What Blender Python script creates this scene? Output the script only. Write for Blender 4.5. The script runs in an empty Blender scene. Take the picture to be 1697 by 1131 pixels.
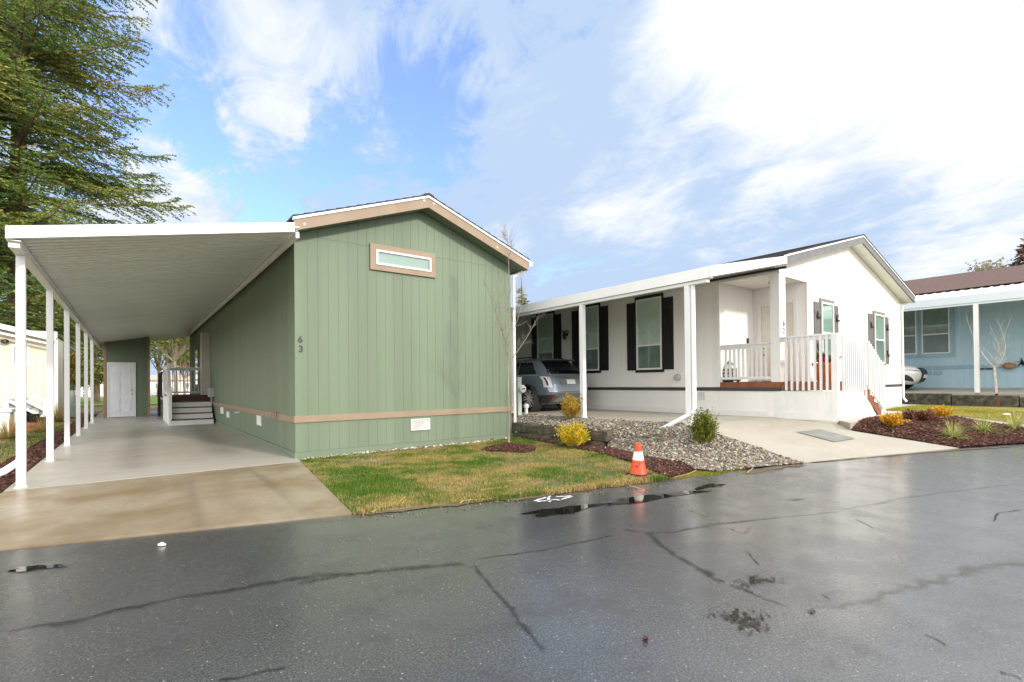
import bpy, bmesh, math, random
import numpy as np
from mathutils import Matrix, Vector, geometry
PI = math.pi
random.seed(7)
rng = np.random.default_rng(11)
scene = bpy.context.scene
COL = scene.collection

# ------------------------------------------------------------------ camera
FPX, CX, CAMH = 823.0, 848.5, 1.45
YAW, PITCH, ROLL, VH = 37.4, 0.5, 0.58, 635.0
VP = VH - FPX * math.tan(math.radians(PITCH))
CM = (Matrix.Rotation(math.radians(-YAW), 3, 'Z') @ Matrix.Rotation(math.radians(90 + PITCH), 3, 'X')
      @ Matrix.Rotation(math.radians(-ROLL), 3, 'Z'))
CP = Vector((0, 0, CAMH))
cam = bpy.data.cameras.new('camera')
camo = bpy.data.objects.new('camera', cam)
COL.objects.link(camo)
m4 = CM.to_4x4(); m4.translation = CP
camo.matrix_world = m4
cam.sensor_width = 36
cam.lens = FPX / 1697 * 36
cam.shift_y = (VP - 565.5) / 1697
cam.clip_end = 3000
cam.clip_start = 0.05
scene.camera = camo


def ray(u, v):
    return CM @ Vector(((u - CX) / FPX, -(v - VP) / FPX, -1))


def on(u, v, ax, val):
    r = ray(u, v)
    return CP + (val - CP[ax]) / r[ax] * r


def oX(u, v, X): return on(u, v, 0, X)
def oY(u, v, Y): return on(u, v, 1, Y)
def oZ(u, v, Z): return on(u, v, 2, Z)


# ------------------------------------------------------------------ node helpers
def sock(n, k):
    return n.inputs[k]


def nd(nt, typ, ins=None, **at):
    n = nt.nodes.new(typ)
    for k, v in at.items():
        setattr(n, k, v)
    for k, v in (ins or {}).items():
        s = n.inputs[k]
        if isinstance(v, bpy.types.NodeSocket):
            nt.links.new(v, s)
        elif isinstance(v, (tuple, list)) and len(v) == 3 and s.type == 'RGBA':
            s.default_value = (*v, 1)
        else:
            s.default_value = v
    return n


def math_(nt, op, a, b=None, c=None, clamp=False):
    ins = {0: a}
    if b is not None: ins[1] = b
    if c is not None: ins[2] = c
    return nd(nt, 'ShaderNodeMath', ins, operation=op, use_clamp=clamp).outputs[0]


def mixc(nt, f, a, b, blend='MIX'):
    n = nd(nt, 'ShaderNodeMix', data_type='RGBA', blend_type=blend)
    for idx, v in ((0, f), (6, a), (7, b)):
        s = n.inputs[idx]
        if isinstance(v, bpy.types.NodeSocket): nt.links.new(v, s)
        elif isinstance(v, (tuple, list)): s.default_value = (*v[:3], 1)
        else: s.default_value = v
    return n.outputs[2]


def mapr(nt, v, a, b, c=0.0, d=1.0, smooth=True):
    n = nd(nt, 'ShaderNodeMapRange', {0: v, 1: a, 2: b, 3: c, 4: d})
    n.interpolation_type = 'SMOOTHSTEP' if smooth else 'LINEAR'
    return n.outputs[0]


def noise(nt, vec, scale, detail=4, rough=.55, dist=0.0, out=0):
    return nd(nt, 'ShaderNodeTexNoise', {'Vector': vec, 'Scale': scale, 'Detail': detail, 'Roughness': rough, 'Distortion': dist}).outputs[out]


def newmat(name):
    m = bpy.data.materials.new(name)
    m.use_nodes = True
    nt = m.node_tree
    b = nt.nodes['Principled BSDF']
    return m, nt, b


def coords(nt, stretch=None):
    v = nd(nt, 'ShaderNodeNewGeometry').outputs['Position']
    if stretch:
        v = nd(nt, 'ShaderNodeMapping', {0: v, 3: stretch}).outputs[0]
    return v


def mat(name, col, rough=.6, var=.12, scale=4.0, bump=0.0, bscale=80.0, spec=.4, metal=0.0, coat=0.0, stretch=None, col2=None, dirt=None):
    m, nt, b = newmat(name)
    v = coords(nt, stretch)
    n1 = noise(nt, v, scale, 5)
    lo = tuple(max(0, c * (1 - var)) for c in col)
    hi = tuple(min(1, c * (1 + var)) for c in (col2 or col))
    f = mapr(nt, n1, .3, .7)
    c = mixc(nt, f, lo, hi)
    if dirt:
        n2 = noise(nt, v, dirt[1], 6, .65)
        c = mixc(nt, mapr(nt, n2, .55, .75, 0, dirt[2]), c, dirt[0])
    nt.links.new(c, b.inputs['Base Color'])
    b.inputs['Roughness'].default_value = rough
    b.inputs['Specular IOR Level'].default_value = spec
    b.inputs['Metallic'].default_value = metal
    b.inputs['Coat Weight'].default_value = coat
    b.inputs['Coat Roughness'].default_value = .04
    if bump:
        n3 = noise(nt, v, bscale, 3)
        bp = nd(nt, 'ShaderNodeBump', {'Height': n3, 'Strength': bump, 'Distance': .01})
        nt.links.new(bp.outputs[0], b.inputs['Normal'])
    return m


def attrmat(name, rough=.7, trans=0.0, spec=.2):
    m, nt, b = newmat(name)
    a = nd(nt, 'ShaderNodeAttribute', attribute_name='Col')
    nt.links.new(a.outputs['Color'], b.inputs['Base Color'])
    b.inputs['Roughness'].default_value = rough
    b.inputs['Specular IOR Level'].default_value = spec
    if trans:
        t = nd(nt, 'ShaderNodeBsdfTranslucent', {'Color': a.outputs['Color']})
        mx = nd(nt, 'ShaderNodeMixShader', {0: trans, 1: b.outputs[0], 2: t.outputs[0]})
        nt.links.new(mx.outputs[0], nt.nodes['Material Output'].inputs[0])
    return m


def glassmat(name, tint=(.85, .95, .92), boost=1.6):
    m, nt, b = newmat(name)
    nt.nodes.remove(b)
    tr = nd(nt, 'ShaderNodeBsdfTransparent', {'Color': tint})
    gl = nd(nt, 'ShaderNodeBsdfGlossy', {'Color': (1, 1, 1), 'Roughness': .015})
    g_ = nd(nt, 'ShaderNodeNewGeometry')
    dt = math_(nt, 'ABSOLUTE', nd(nt, 'ShaderNodeVectorMath', {0: g_.outputs['Normal'], 1: g_.outputs['Incoming']}, operation='DOT_PRODUCT').outputs['Value'])
    sch = math_(nt, 'POWER', math_(nt, 'SUBTRACT', 1.0, dt), 5.0)
    f = math_(nt, 'MULTIPLY', math_(nt, 'ADD', .045, math_(nt, 'MULTIPLY', sch, .95)), boost, clamp=True)
    mx = nd(nt, 'ShaderNodeMixShader', {0: f, 1: tr.outputs[0], 2: gl.outputs[0]})
    nt.links.new(mx.outputs[0], nt.nodes['Material Output'].inputs[0])
    return m


# ------------------------------------------------------------------ object helpers
LOC = {}


def tag(o, label=None, cat=None, group=None, kind=None):
    for k, v in (('label', label), ('category', cat), ('group', group), ('kind', kind)):
        if v: o[k] = v
    return o


def thing(name, label, cat, loc=(0, 0, 0), rz=0.0, group=None):
    o = bpy.data.objects.new(name, None)
    COL.objects.link(o)
    o.empty_display_size = .2
    o.location = loc
    o.rotation_euler = (0, 0, rz)
    LOC[o] = Vector(loc)
    return tag(o, label, cat, group)


def link(name, me, m, parent=None, base=None):
    o = bpy.data.objects.new(name, me)
    if m is not None: me.materials.append(m)
    COL.objects.link(o)
    if parent is not None:
        o.parent = parent
        LOC[o] = LOC[parent]
    else:
        LOC[o] = Vector(base or (0, 0, 0))
        o.location = LOC[o]
    return o


class MB:
    def __init__(s):
        s.v = []; s.f = []

    def poly(s, pts):
        n = len(s.v); s.v += [tuple(p) for p in pts]; s.f.append(list(range(n, n + len(pts))))

    def box(s, x0, x1, y0, y1, z0, z1):
        if x0 > x1: x0, x1 = x1, x0
        if y0 > y1: y0, y1 = y1, y0
        if z0 > z1: z0, z1 = z1, z0
        n = len(s.v)
        s.v += [(x0, y0, z0), (x1, y0, z0), (x1, y1, z0), (x0, y1, z0), (x0, y0, z1), (x1, y0, z1), (x1, y1, z1), (x0, y1, z1)]
        s.f += [[n + i for i in q] for q in ((0, 3, 2, 1), (4, 5, 6, 7), (0, 1, 5, 4), (1, 2, 6, 5), (2, 3, 7, 6), (3, 0, 4, 7))]
        return s

    def prism(s, pts, vec):
        vec = Vector(vec); a = [Vector(p) for p in pts]; b = [p + vec for p in a]
        n = len(s.v); k = len(a)
        s.v += [tuple(p) for p in a + b]
        s.f.append([n + i for i in range(k)][::-1]); s.f.append([n + k + i for i in range(k)])
        for i in range(k):
            j = (i + 1) % k
            s.f.append([n + i, n + j, n + k + j, n + k + i])
        return s

    def beam(s, p, q, w, h, up=(0, 0, 1)):
        p = Vector(p); q = Vector(q); d = (q - p).normalized()
        r = d.cross(Vector(up)).normalized(); u = r.cross(d)
        c = [p + r * (w / 2 * a) + u * (h / 2 * b) for a, b in ((-1, -1), (1, -1), (1, 1), (-1, 1))]
        return s.prism(c, q - p)

    def tube(s, pts, rad, n=6, cap=True, flat=1.0):
        pts = [Vector(p) for p in pts]
        if not isinstance(rad, (list, tuple)): rad = [rad] * len(pts)
        base = len(s.v)
        d0 = (pts[1] - pts[0]).normalized()
        ref = Vector((0, 0, 1)) if abs(d0.z) < .9 else Vector((1, 0, 0))
        r = d0.cross(ref).normalized()
        for i, p in enumerate(pts):
            d = (pts[min(i + 1, len(pts) - 1)] - pts[max(i - 1, 0)]).normalized()
            r = (r - d * r.dot(d)).normalized(); u = d.cross(r)
            for k in range(n):
                a = 2 * PI * (k + .5) / n
                s.v.append(tuple(p + (r * math.cos(a) + u * math.sin(a) * flat) * rad[i]))
        for i in range(len(pts) - 1):
            for k in range(n):
                a, b = base + i * n + k, base + i * n + (k + 1) % n
                s.f.append([a, b, b + n, a + n])
        if cap:
            s.f.append([base + k for k in range(n)][::-1])
            s.f.append([base + (len(pts) - 1) * n + k for k in range(n)])
        return s

    def lathe(s, prof, c=(0, 0, 0), n=20, axis='z'):
        base = len(s.v); c = Vector(c)
        for r, z in prof:
            for k in range(n):
                a = 2 * PI * k / n
                x, y = r * math.cos(a), r * math.sin(a)
                p = (x, y, z) if axis == 'z' else ((z, x, y) if axis == 'x' else (y, z, x))
                s.v.append(tuple(c + Vector(p)))
        for i in range(len(prof) - 1):
            for k in range(n):
                a, b = base + i * n + k, base + i * n + (k + 1) % n
                s.f.append([a, b, b + n, a + n])
        s.f.append([base + k for k in range(n)][::-1])
        s.f.append([base + (len(prof) - 1) * n + k for k in range(n)])
        return s

    def build(s, name, m, parent=None, smooth=False, local=False, bevel=0.0, base=None):
        off = Vector((0, 0, 0))
        if parent is not None and not local: off = LOC[parent]
        if parent is None and base is not None: off = Vector(base)
        me = bpy.data.meshes.new(name)
        me.from_pydata([(x - off.x, y - off.y, z - off.z) for x, y, z in s.v], [], s.f)
        bm = bmesh.new(); bm.from_mesh(me)
        bmesh.ops.recalc_face_normals(bm, faces=bm.faces)
        if bevel:
            es = [e for e in bm.edges if len(e.link_faces) == 2 and e.calc_face_angle(0) > .7]
            bmesh.ops.bevel(bm, geom=es, offset=bevel, segments=2, affect='EDGES', profile=.6)
        bm.to_mesh(me); bm.free()
        if smooth:
            me.polygons.foreach_set('use_smooth', [True] * len(me.polygons))
            try: me.set_sharp_from_angle(angle=math.radians(40))
            except Exception: pass
        me.update()
        return link(name, me, m, parent, base)


def mass(name, V, faces, m, parent=None, cols=None, smooth=False, base=None):
    """numpy mesh: V (n,3), faces (k,3|4)"""
    off = np.array(LOC[parent] if parent is not None else (base or (0, 0, 0)))
    V = V - off
    me = bpy.data.meshes.new(name)
    k, s = faces.shape
    me.vertices.add(len(V)); me.vertices.foreach_set('co', V.astype(np.float32).ravel())
    me.loops.add(k * s); me.loops.foreach_set('vertex_index', faces.astype(np.int32).ravel())
    me.polygons.add(k); me.polygons.foreach_set('loop_start', np.arange(0, k * s, s, dtype=np.int32))
    if smooth: me.polygons.foreach_set('use_smooth', np.ones(k, dtype=bool))
    if cols is not None:
        ca = me.color_attributes.new('Col', 'FLOAT_COLOR', 'POINT')
        c4 = np.ones((len(V), 4), dtype=np.float32); c4[:, :3] = cols
        ca.data.foreach_set('color', c4.ravel())
    me.update(); me.validate()
    return link(name, me, m, parent, base)


def instances(T, TF, pos, R, S):
    """template verts T(k,3), faces TF(f,s); pos(n,3), R(n,3,3), S(n,3)"""
    n, k = len(pos), len(T)
    L = T[None] * S[:, None, :]
    V = np.einsum('nij,nkj->nki', R, L) + pos[:, None, :]
    Fc = TF[None] + (np.arange(n) * k)[:, None, None]
    return V.reshape(-1, 3), Fc.reshape(-1, TF.shape[1])


def randrot(n, full=True, tilt=.5):
    a = rng.uniform(0, 2 * PI, n)
    if full: b = np.arccos(rng.uniform(-1, 1, n)); c = rng.uniform(0, 2 * PI, n)
    else: b = rng.normal(0, tilt, n); c = rng.uniform(0, 2 * PI, n)
    def rz(t):
        M = np.zeros((n, 3, 3)); M[:, 0, 0] = np.cos(t); M[:, 0, 1] = -np.sin(t); M[:, 1, 0] = np.sin(t); M[:, 1, 1] = np.cos(t); M[:, 2, 2] = 1; return M
    def rx(t):
        M = np.zeros((n, 3, 3)); M[:, 0, 0] = 1; M[:, 1, 1] = np.cos(t); M[:, 1, 2] = -np.sin(t); M[:, 2, 1] = np.sin(t); M[:, 2, 2] = np.cos(t); return M
    return rz(a) @ rx(b) @ rz(c)


def inpoly(P, poly):
    x, y = P[:, 0], P[:, 1]; r = np.zeros(len(P), bool)
    n = len(poly)
    for i in range(n):
        x0, y0 = poly[i][:2]; x1, y1 = poly[(i + 1) % n][:2]
        c = ((y0 > y) != (y1 > y)) & (x < (x1 - x0) * (y - y0) / (y1 - y0 + 1e-12) + x0)
        r ^= c
    return r


def scatter(poly, n):
    p = np.array([q[:2] for q in poly]); lo, hi = p.min(0), p.max(0)
    out = []
    while sum(map(len, out)) < n:
        q = rng.uniform(lo, hi, (n * 2, 2)); out.append(q[inpoly(q, poly)])
    return np.concatenate(out)[:n]


def idw(ctrl, pw=3.0):
    c = np.array(ctrl, float)
    def f(P):
        P = np.atleast_2d(P)
        d = ((P[:, None, :2] - c[None, :, :2]) ** 2).sum(2) + 1e-6
        w = d ** (-pw / 2)
        return (w * c[None, :, 2]).sum(1) / w.sum(1)
    return f


def tps(ctrl, pw=None):
    """smooth thin-plate surface through (x, y, z) points"""
    c = np.array(ctrl, float); n = len(c)
    def U(d2): return .5 * d2 * np.log(d2 + 1e-9)
    d2 = ((c[:, None, :2] - c[None, :, :2]) ** 2).sum(2)
    A = np.zeros((n + 3, n + 3)); A[:n, :n] = U(d2) + np.eye(n) * .01; A[:n, n] = 1; A[:n, n + 1:] = c[:, :2]; A[n, :n] = 1; A[n + 1:, :n] = c[:, :2].T
    w_ = np.linalg.lstsq(A, np.concatenate([c[:, 2], [0, 0, 0]]), rcond=None)[0]
    def f(P):
        P = np.atleast_2d(P)[:, :2]
        return U(((P[:, None] - c[None, :, :2]) ** 2).sum(2)) @ w_[:n] + w_[n] + P @ w_[n + 1:]
    return f


def vnoise(P, s, seed=0):
    """cheap smooth value noise on xy"""
    q = P[:, :2] * s + seed * 17.3
    i = np.floor(q).astype(int); f = q - i; f = f * f * (3 - 2 * f)
    def h(a, b):
        t = np.sin(a * 127.1 + b * 311.7 + seed * 74.7) * 43758.5453
        return t - np.floor(t)
    a, b = i[:, 0], i[:, 1]
    return (h(a, b) * (1 - f[:, 0]) + h(a + 1, b) * f[:, 0]) * (1 - f[:, 1]) + (h(a, b + 1) * (1 - f[:, 0]) + h(a + 1, b + 1) * f[:, 0]) * f[:, 1]


def fbm(P, s, seed=0):
    return (vnoise(P, s, seed) + .5 * vnoise(P, s * 2.1, seed + 3) + .25 * vnoise(P, s * 4.3, seed + 5)) / 1.75


def sheet(name, poly, zf, m, step=.25, kind='structure', skirt=0.0, dens=None):
    """ground sheet filling polygon (x,y) at heights zf, optional side skirt downwards"""
    pts = [Vector((p[0], p[1])) for p in poly]
    P = []
    for i, p in enumerate(pts):
        q = pts[(i + 1) % len(pts)]
        k = max(1, int((q - p).length / (step * 1.5)))
        P += [p.lerp(q, t / k) for t in range(k)]
    nb = len(P)
    lo = np.array([min(p.x for p in P), min(p.y for p in P)]); hi = np.array([max(p.x for p in P), max(p.y for p in P)])
    gx = np.arange(lo[0] + step / 2, hi[0], step); gy = np.arange(lo[1] + step / 2, hi[1], step)
    G = np.array([(x, y) for x in gx for y in gy]) if len(gx) and len(gy) else np.zeros((0, 2))
    if len(G):
        G = G + rng.uniform(-.2, .2, G.shape) * step
        G = G[inpoly(G, [tuple(p) for p in P])]
        bnd = np.array([tuple(p) for p in P])
        d = np.array([((bnd - g) ** 2).sum(1).min() for g in G]) if len(G) else np.zeros(0)
        G = G[d > (step * .4) ** 2]
    allp = P + [Vector(g) for g in G]
    v, e, f, *_ = geometry.delaunay_2d_cdt(allp, [(i, (i + 1) % nb) for i in range(nb)], [list(range(nb))], 1, 1e-5)
    A = np.array([tuple(q) for q in v]); z = zf(A)
    mb = MB(); mb.v = [(a[0], a[1], zz) for a, zz in zip(A, z)]; mb.f = [list(t) for t in f]
    me = bpy.data.meshes.new(name)
    vs, fs = mb.v, mb.f
    bm = bmesh.new()
    bv = [bm.verts.new(p) for p in vs]
    for t in fs:
        try: bm.faces.new([bv[i] for i in t])
        except ValueError: pass
    bmesh.ops.recalc_face_normals(bm, faces=bm.faces)
    if sum(fc.normal.z * fc.calc_area() for fc in bm.faces) < 0:
        bmesh.ops.reverse_faces(bm, faces=bm.faces)
    if skirt:
        be = [e for e in bm.edges if len(e.link_faces) == 1]
        r = bmesh.ops.extrude_edge_only(bm, edges=be)
        for g in r['geom']:
            if isinstance(g, bmesh.types.BMVert): g.co.z -= skirt
    for fc in bm.faces: fc.smooth = abs(fc.normal.z) > .5
    bm.to_mesh(me); bm.free(); me.update()
    try: me.set_sharp_from_angle(angle=math.radians(35))
    except Exception: pass
    o = link(name, me, m)
    return tag(o, kind=kind)


def zc(c): return lambda A: np.full(len(A), float(c))


def hit(u, v, zf, d0=7.2, d1=40):
    """first point where the view ray meets the ground surface zf"""
    r = ray(u, v); k = 1 / math.hypot(r.x, r.y)
    t = np.linspace(d0, d1, 3000) * k
    P = np.stack([r.x * t, r.y * t], 1); zz = CAMH + r.z * t; g_ = zf(P)
    b_ = np.nonzero(zz <= g_)[0]
    i = b_[0] if len(b_) else -1
    return Vector((P[i, 0], P[i, 1], float(g_[i])))


# wall-oriented helpers: axis 'x' = wall runs along X (normal along Y), axis 'y' = wall runs along Y
def WP(ax, plane, out, a, d, z):
    return (a, plane + d * out, z) if ax == 'x' else (plane + d * out, a, z)


def wbox(mb, ax, plane, out, a0, a1, d0, d1, z0, z1):
    p = WP(ax, plane, out, a0, d0, z0); q = WP(ax, plane, out, a1, d1, z1)
    mb.box(p[0], q[0], p[1], q[1], p[2], q[2])


def siding(mb, ax, plane, out, a0, a1, z0, zt, sp=.203, g=.011, dep=.009, breaks=(), zsplit=(), start=None, thick=.1):
    """grooved panel siding: strips between real grooves, on a backing"""
    cuts = []
    a = (start if start is not None else a0 + sp)
    while a < a1 - .03:
        cuts.append(a); a += sp
    edges = [a0] + cuts + [a1]
    br = sorted(b for b in breaks if a0 < b < a1)
    for i in range(len(edges) - 1):
        s = edges[i] + (g / 2 if i else 0); e = edges[i + 1] - (g / 2 if i < len(edges) - 2 else 0)
        xs = [s] + [b for b in br if s < b < e] + [e]
        bands = [z0] + list(zsplit) + [None]
        for j in range(len(bands) - 1):
            zb = bands[j] + (.004 if j else 0)
            zu = bands[j + 1]
            top = [(x, (zt(x) if zu is None else min(zu - .004, zt(x)))) for x in xs]
            if all(t[1] <= zb + .005 for t in top): continue
            top = [(x, max(zz, zb + .001)) for x, zz in top]
            pl = [(s, zb), (e, zb)] + top[::-1]
            pts = [WP(ax, plane, out, x, 0, zz) for x, zz in pl]
            v = WP(ax, 0, out, 0, -dep, 0)
            mb.prism(pts, v)
    xs = [a0] + br + [a1]
    pl = [(a0, z0), (a1, z0)] + [(x, zt(x)) for x in xs[::-1]]
    mb.prism([WP(ax, plane, out, x, -dep - .0005, zz) for x, zz in pl], WP(ax, 0, out, 0, -thick, 0))


def window(parent, ax, plane, out, a0, a1, z0, z1, fm, trim=None, tm=None, mid=None, bm_=None, low=None, gm=None, fw=.05, slats=True, d=.05, name='window', trimw=(.1, .1, .1, .1), label=None):
    """frame is the part; pane, blind, trim are its sub-parts"""
    mb = MB()
    wbox(mb, ax, plane, out, a0, a1, .002, d, z0, z0 + fw)
    wbox(mb, ax, plane, out, a0, a1, .002, d, z1 - fw, z1)
    wbox(mb, ax, plane, out, a0, a0 + fw, .002, d, z0 + fw, z1 - fw)
    wbox(mb, ax, plane, out, a1 - fw, a1, .002, d, z0 + fw, z1 - fw)
    if mid:
        wbox(mb, ax, plane, out, a0 + fw, a1 - fw, .002, d - .006, mid - fw * .5, mid + fw * .5)
    w = mb.build(name, fm, parent)
    if label: w['label'] = label
    mb = MB(); pd = d * .62
    wbox(mb, ax, plane, out, a0 + fw, a1 - fw, pd, pd + .004, z0 + fw, z1 - fw)
    mb.build('pane', gm or GLASS, w)
    mb = MB()
    zb = mid if (mid and low) else z0 + fw
    if slats:
        z = zb + .012
        while z < z1 - fw - .02:
            mb.prism([WP(ax, plane, out, a0 + fw, .006, z), WP(ax, plane, out, a0 + fw, .020, z - .006), WP(ax, plane, out, a0 + fw, .0205, z + .016), WP(ax, plane, out, a0 + fw, .0065, z + .022)][:4],
                     WP(ax, 0, 1, a1 - a0 - 2 * fw, 0, 0))
            z += .027
    else:
        wbox(mb, ax, plane, out, a0 + fw, a1 - fw, .006, .016, zb, z1 - fw)
    mb.build('blind', bm_ or BLIND, w)
    if mid and low:
        mb = MB(); wbox(mb, ax, plane, out, a0 + fw, a1 - fw, .003, .008, z0 + fw, mid)
        mb.build('screen', low, w)
    if trim:
        l, r, b, t = trimw
        mb = MB(); td = trim
        wbox(mb, ax, plane, out, a0 - l, a1 + r, .001, td, z1, z1 + t)
        wbox(mb, ax, plane, out, a0 - l, a1 + r, .001, td, z0 - b, z0)
        wbox(mb, ax, plane, out, a0 - l, a0, .001, td, z0, z1)
        wbox(mb, ax, plane, out, a1, a1 + r, .001, td, z0, z1)
        mb.build('trim', tm, w)
    return w


def text_mesh(s, size, depth=.006):
    cu = bpy.data.curves.new('digit', 'FONT'); cu.body = s; cu.size = size; cu.extrude = depth; cu.align_x = 'CENTER'; cu.offset = size * .012
    o = bpy.data.objects.new('digit', cu); COL.objects.link(o)
    bpy.context.view_layer.update()
    dg = bpy.context.evaluated_depsgraph_get()
    me = bpy.data.meshes.new_from_object(o.evaluated_get(dg))
    bpy.data.objects.remove(o); bpy.data.curves.remove(cu)
    me.materials.clear()
    return me


# ------------------------------------------------------------------ materials
GREEN = mat('green_siding', (.165, .212, .146), .55, .09, 1.2, .25, 60, stretch=(1, 1, .06), spec=.3)
GREENTRIM = mat('green_trim', (.165, .212, .146), .55, .04, 2, .1, 60, spec=.3)
TAN = mat('tan_trim', (.30, .225, .16), .55, .06, 3, .12, 60, spec=.3)
WHITE = mat('white_paint', (.80, .80, .78), .5, .03, 3, .05, 90, spec=.35)
WHITEMETAL = mat('white_aluminium', (.82, .82, .81), .35, .03, 2, 0, spec=.5)
CEILMETAL = mat('ribbed_ceiling', (.76, .79, .77), .4, .04, 1.5, 0, spec=.4, stretch=(.3, 2, 1))
WHITESIDING = mat('white_siding', (.87, .86, .83), .55, .03, 1.2, .2, 60, stretch=(1, 1, .06), spec=.3)
SHINGLE = mat('dark_shingles', (.055, .055, .058), .9, .45, 14, .8, 40, stretch=(1, 3, 3))
BROWNSH = mat('brown_shingles', (.15, .095, .082), .9, .22, 10, .7, 40, stretch=(3, 1, 3))
BLACK = mat('black_trim', (.016, .016, .018), .5, .2, 5, .15, 60)
GREYTRIM = mat('grey_trim', (.22, .21, .20), .55, .08, 4, .1, 60)
BLUE = mat('blue_siding', (.45, .63, .72), .55, .05, 1.2, .2, 60, stretch=(1, 1, .06))
BLUETRIM = mat('blue_trim', (.31, .47, .56), .55, .05, 2)
BEIGE = mat('beige_siding', (.74, .67, .52), .6, .04, 1.5, .1, 60, stretch=(1, 1, .1))
DECKRED = mat('red_brown_decking', (.25, .085, .04), .6, .18, 5, .15, 50, stretch=(.3, 1, 1))
DARKRED = mat('dark_red_decking', (.075, .02, .014), .55, .2, 5, .1, 50)
CONC = None
GLASS = glassmat('window_glass', (.92, .98, .96), 1.5)
BLIND = mat('pale_blind', (.82, .84, .79), .7, .05, 3)
GREENBLIND = mat('green_blind', (.46, .57, .51), .7, .06, 3)  # one even pale green for the front window blinds
SCREEN = mat('dark_screen', (.22, .26, .25), .6, .15, 3)
DARKROOM = mat('dark_room', (.05, .06, .06), .7, .3, 3)
GREYPLASTIC = mat('grey_plastic', (.45, .47, .46), .5, .05, 4)
PEDESTAL = mat('pale_green_box', (.50, .58, .53), .5, .05, 4)
TERRA = mat('orange_pot', (.55, .17, .05), .55, .1, 6)
CHROME = mat('chrome', (.75, .76, .78), .12, .02, 3, metal=1)
DARKMETAL = mat('dark_metal', (.02, .02, .022), .4, .1, 5)
BARK = mat('tree_bark', (.17, .115, .08), .9, .35, 6, 1.0, 14, stretch=(1, 1, .3))
PALEBARK = mat('pale_bark', (.29, .235, .19), .8, .22, 9, .4, 40, stretch=(1, 1, .3))
WHITEBARK = mat('white_bark', (.62, .55, .49), .8, .2, 9, .3, 40)
FOLI = attrmat('foliage', .65, .3)
GRASSM = attrmat('grass_blades', .6, .25)
STONEM = attrmat('pebbles', .55)
CHIPM = attrmat('bark_chips', .85)
STRAW = mat('straw', (.50, .33, .13), .7, .2, 20)
WALLSTONE = mat('mossy_stone', (.095, .083, .06), .9, .4, 5, 1.0, 25, dirt=((.09, .09, .04), 4, .8))
BLACKBLOCK = mat('weathered_block', (.085, .078, .058), .9, .45, 6, .9, 20, dirt=((.24, .21, .13), 3, .7))
ORANGE = mat('cone_orange', (.78, .075, .025), .4, .08, 9)


# concrete
def concrete(name, base, tint, tint_amt, rough=.7, streak=0.0, sx=(1, 1, 1), tracks=()):
    m, nt, b = newmat(name)
    v = coords(nt)
    n1 = noise(nt, v, .55, 6, .6)
    n2 = noise(nt, v, 45, 3)
    vs = nd(nt, 'ShaderNodeMapping', {0: v, 3: sx}).outputs[0]
    n3 = noise(nt, vs, 1.0, 5, .6)
    c = mixc(nt, mapr(nt, n1, .35, .68, 0, tint_amt), base, tint)
    c = mixc(nt, mapr(nt, n3, .45, .75, 0, streak), c, tuple(k * .5 for k in base))
    sep = nd(nt, 'ShaderNodeSeparateXYZ', {0: v})
    for (tx, slope, w, y0, y1, amt) in tracks:
        xx = math_(nt, 'SUBTRACT', sep.outputs[0], math_(nt, 'ADD', tx, math_(nt, 'MULTIPLY', sep.outputs[1], slope)))
        d = math_(nt, 'ABSOLUTE', xx)
        f = mapr(nt, d, 0, w, 1, 0)
        fy = math_(nt, 'MULTIPLY', mapr(nt, sep.outputs[1], y0 - .7, y0 + .3), mapr(nt, sep.outputs[1], y1 - .3, y1 + .7, 1, 0))
        k = math_(nt, 'MULTIPLY', math_(nt, 'MULTIPLY', f, fy), mapr(nt, n3, .25, .65, .15, amt))
        c = mixc(nt, k, c, (.075, .062, .045))
    c = mixc(nt, mapr(nt, n2, .3, .7, 0, .16), c, tuple(k * .6 for k in base))
    nt.links.new(c, b.inputs['Base Color'])
    nt.links.new(mapr(nt, n1, .3, .7, rough * .6, rough), b.inputs['Roughness'])
    bp = nd(nt, 'ShaderNodeBump', {'Height': n2, 'Strength': .12, 'Distance': .01})
    nt.links.new(bp.outputs[0], b.inputs['Normal'])
    return m


CONC_SLAB = concrete('pale_concrete', (.44, .415, .37), (.37, .335, .28), .7, .55, .28, (.5, 3.0, 1), tracks=((-.15, .012, .42, 11, 21, .38), (1.35, .02, .5, 12, 22, .45)))
CONC_APRON = concrete('wet_tan_concrete', (.34, .285, .205), (.18, .115, .05), .95, .42, .38, (3.5, .6, 1), tracks=((.25, .05, .10, 5.5, 9.2, .2), (.55, .0, .16, 6, 9.2, .12), (1.40, .02, .07, 5.3, 9, .28), (1.62, .0, .10, 5.3, 9, .2)))
CONC_WHITE = concrete('tan_concrete', (.46, .43, .37), (.38, .335, .26), .8, .6, .2, (.6, 2.0, 1))


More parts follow.
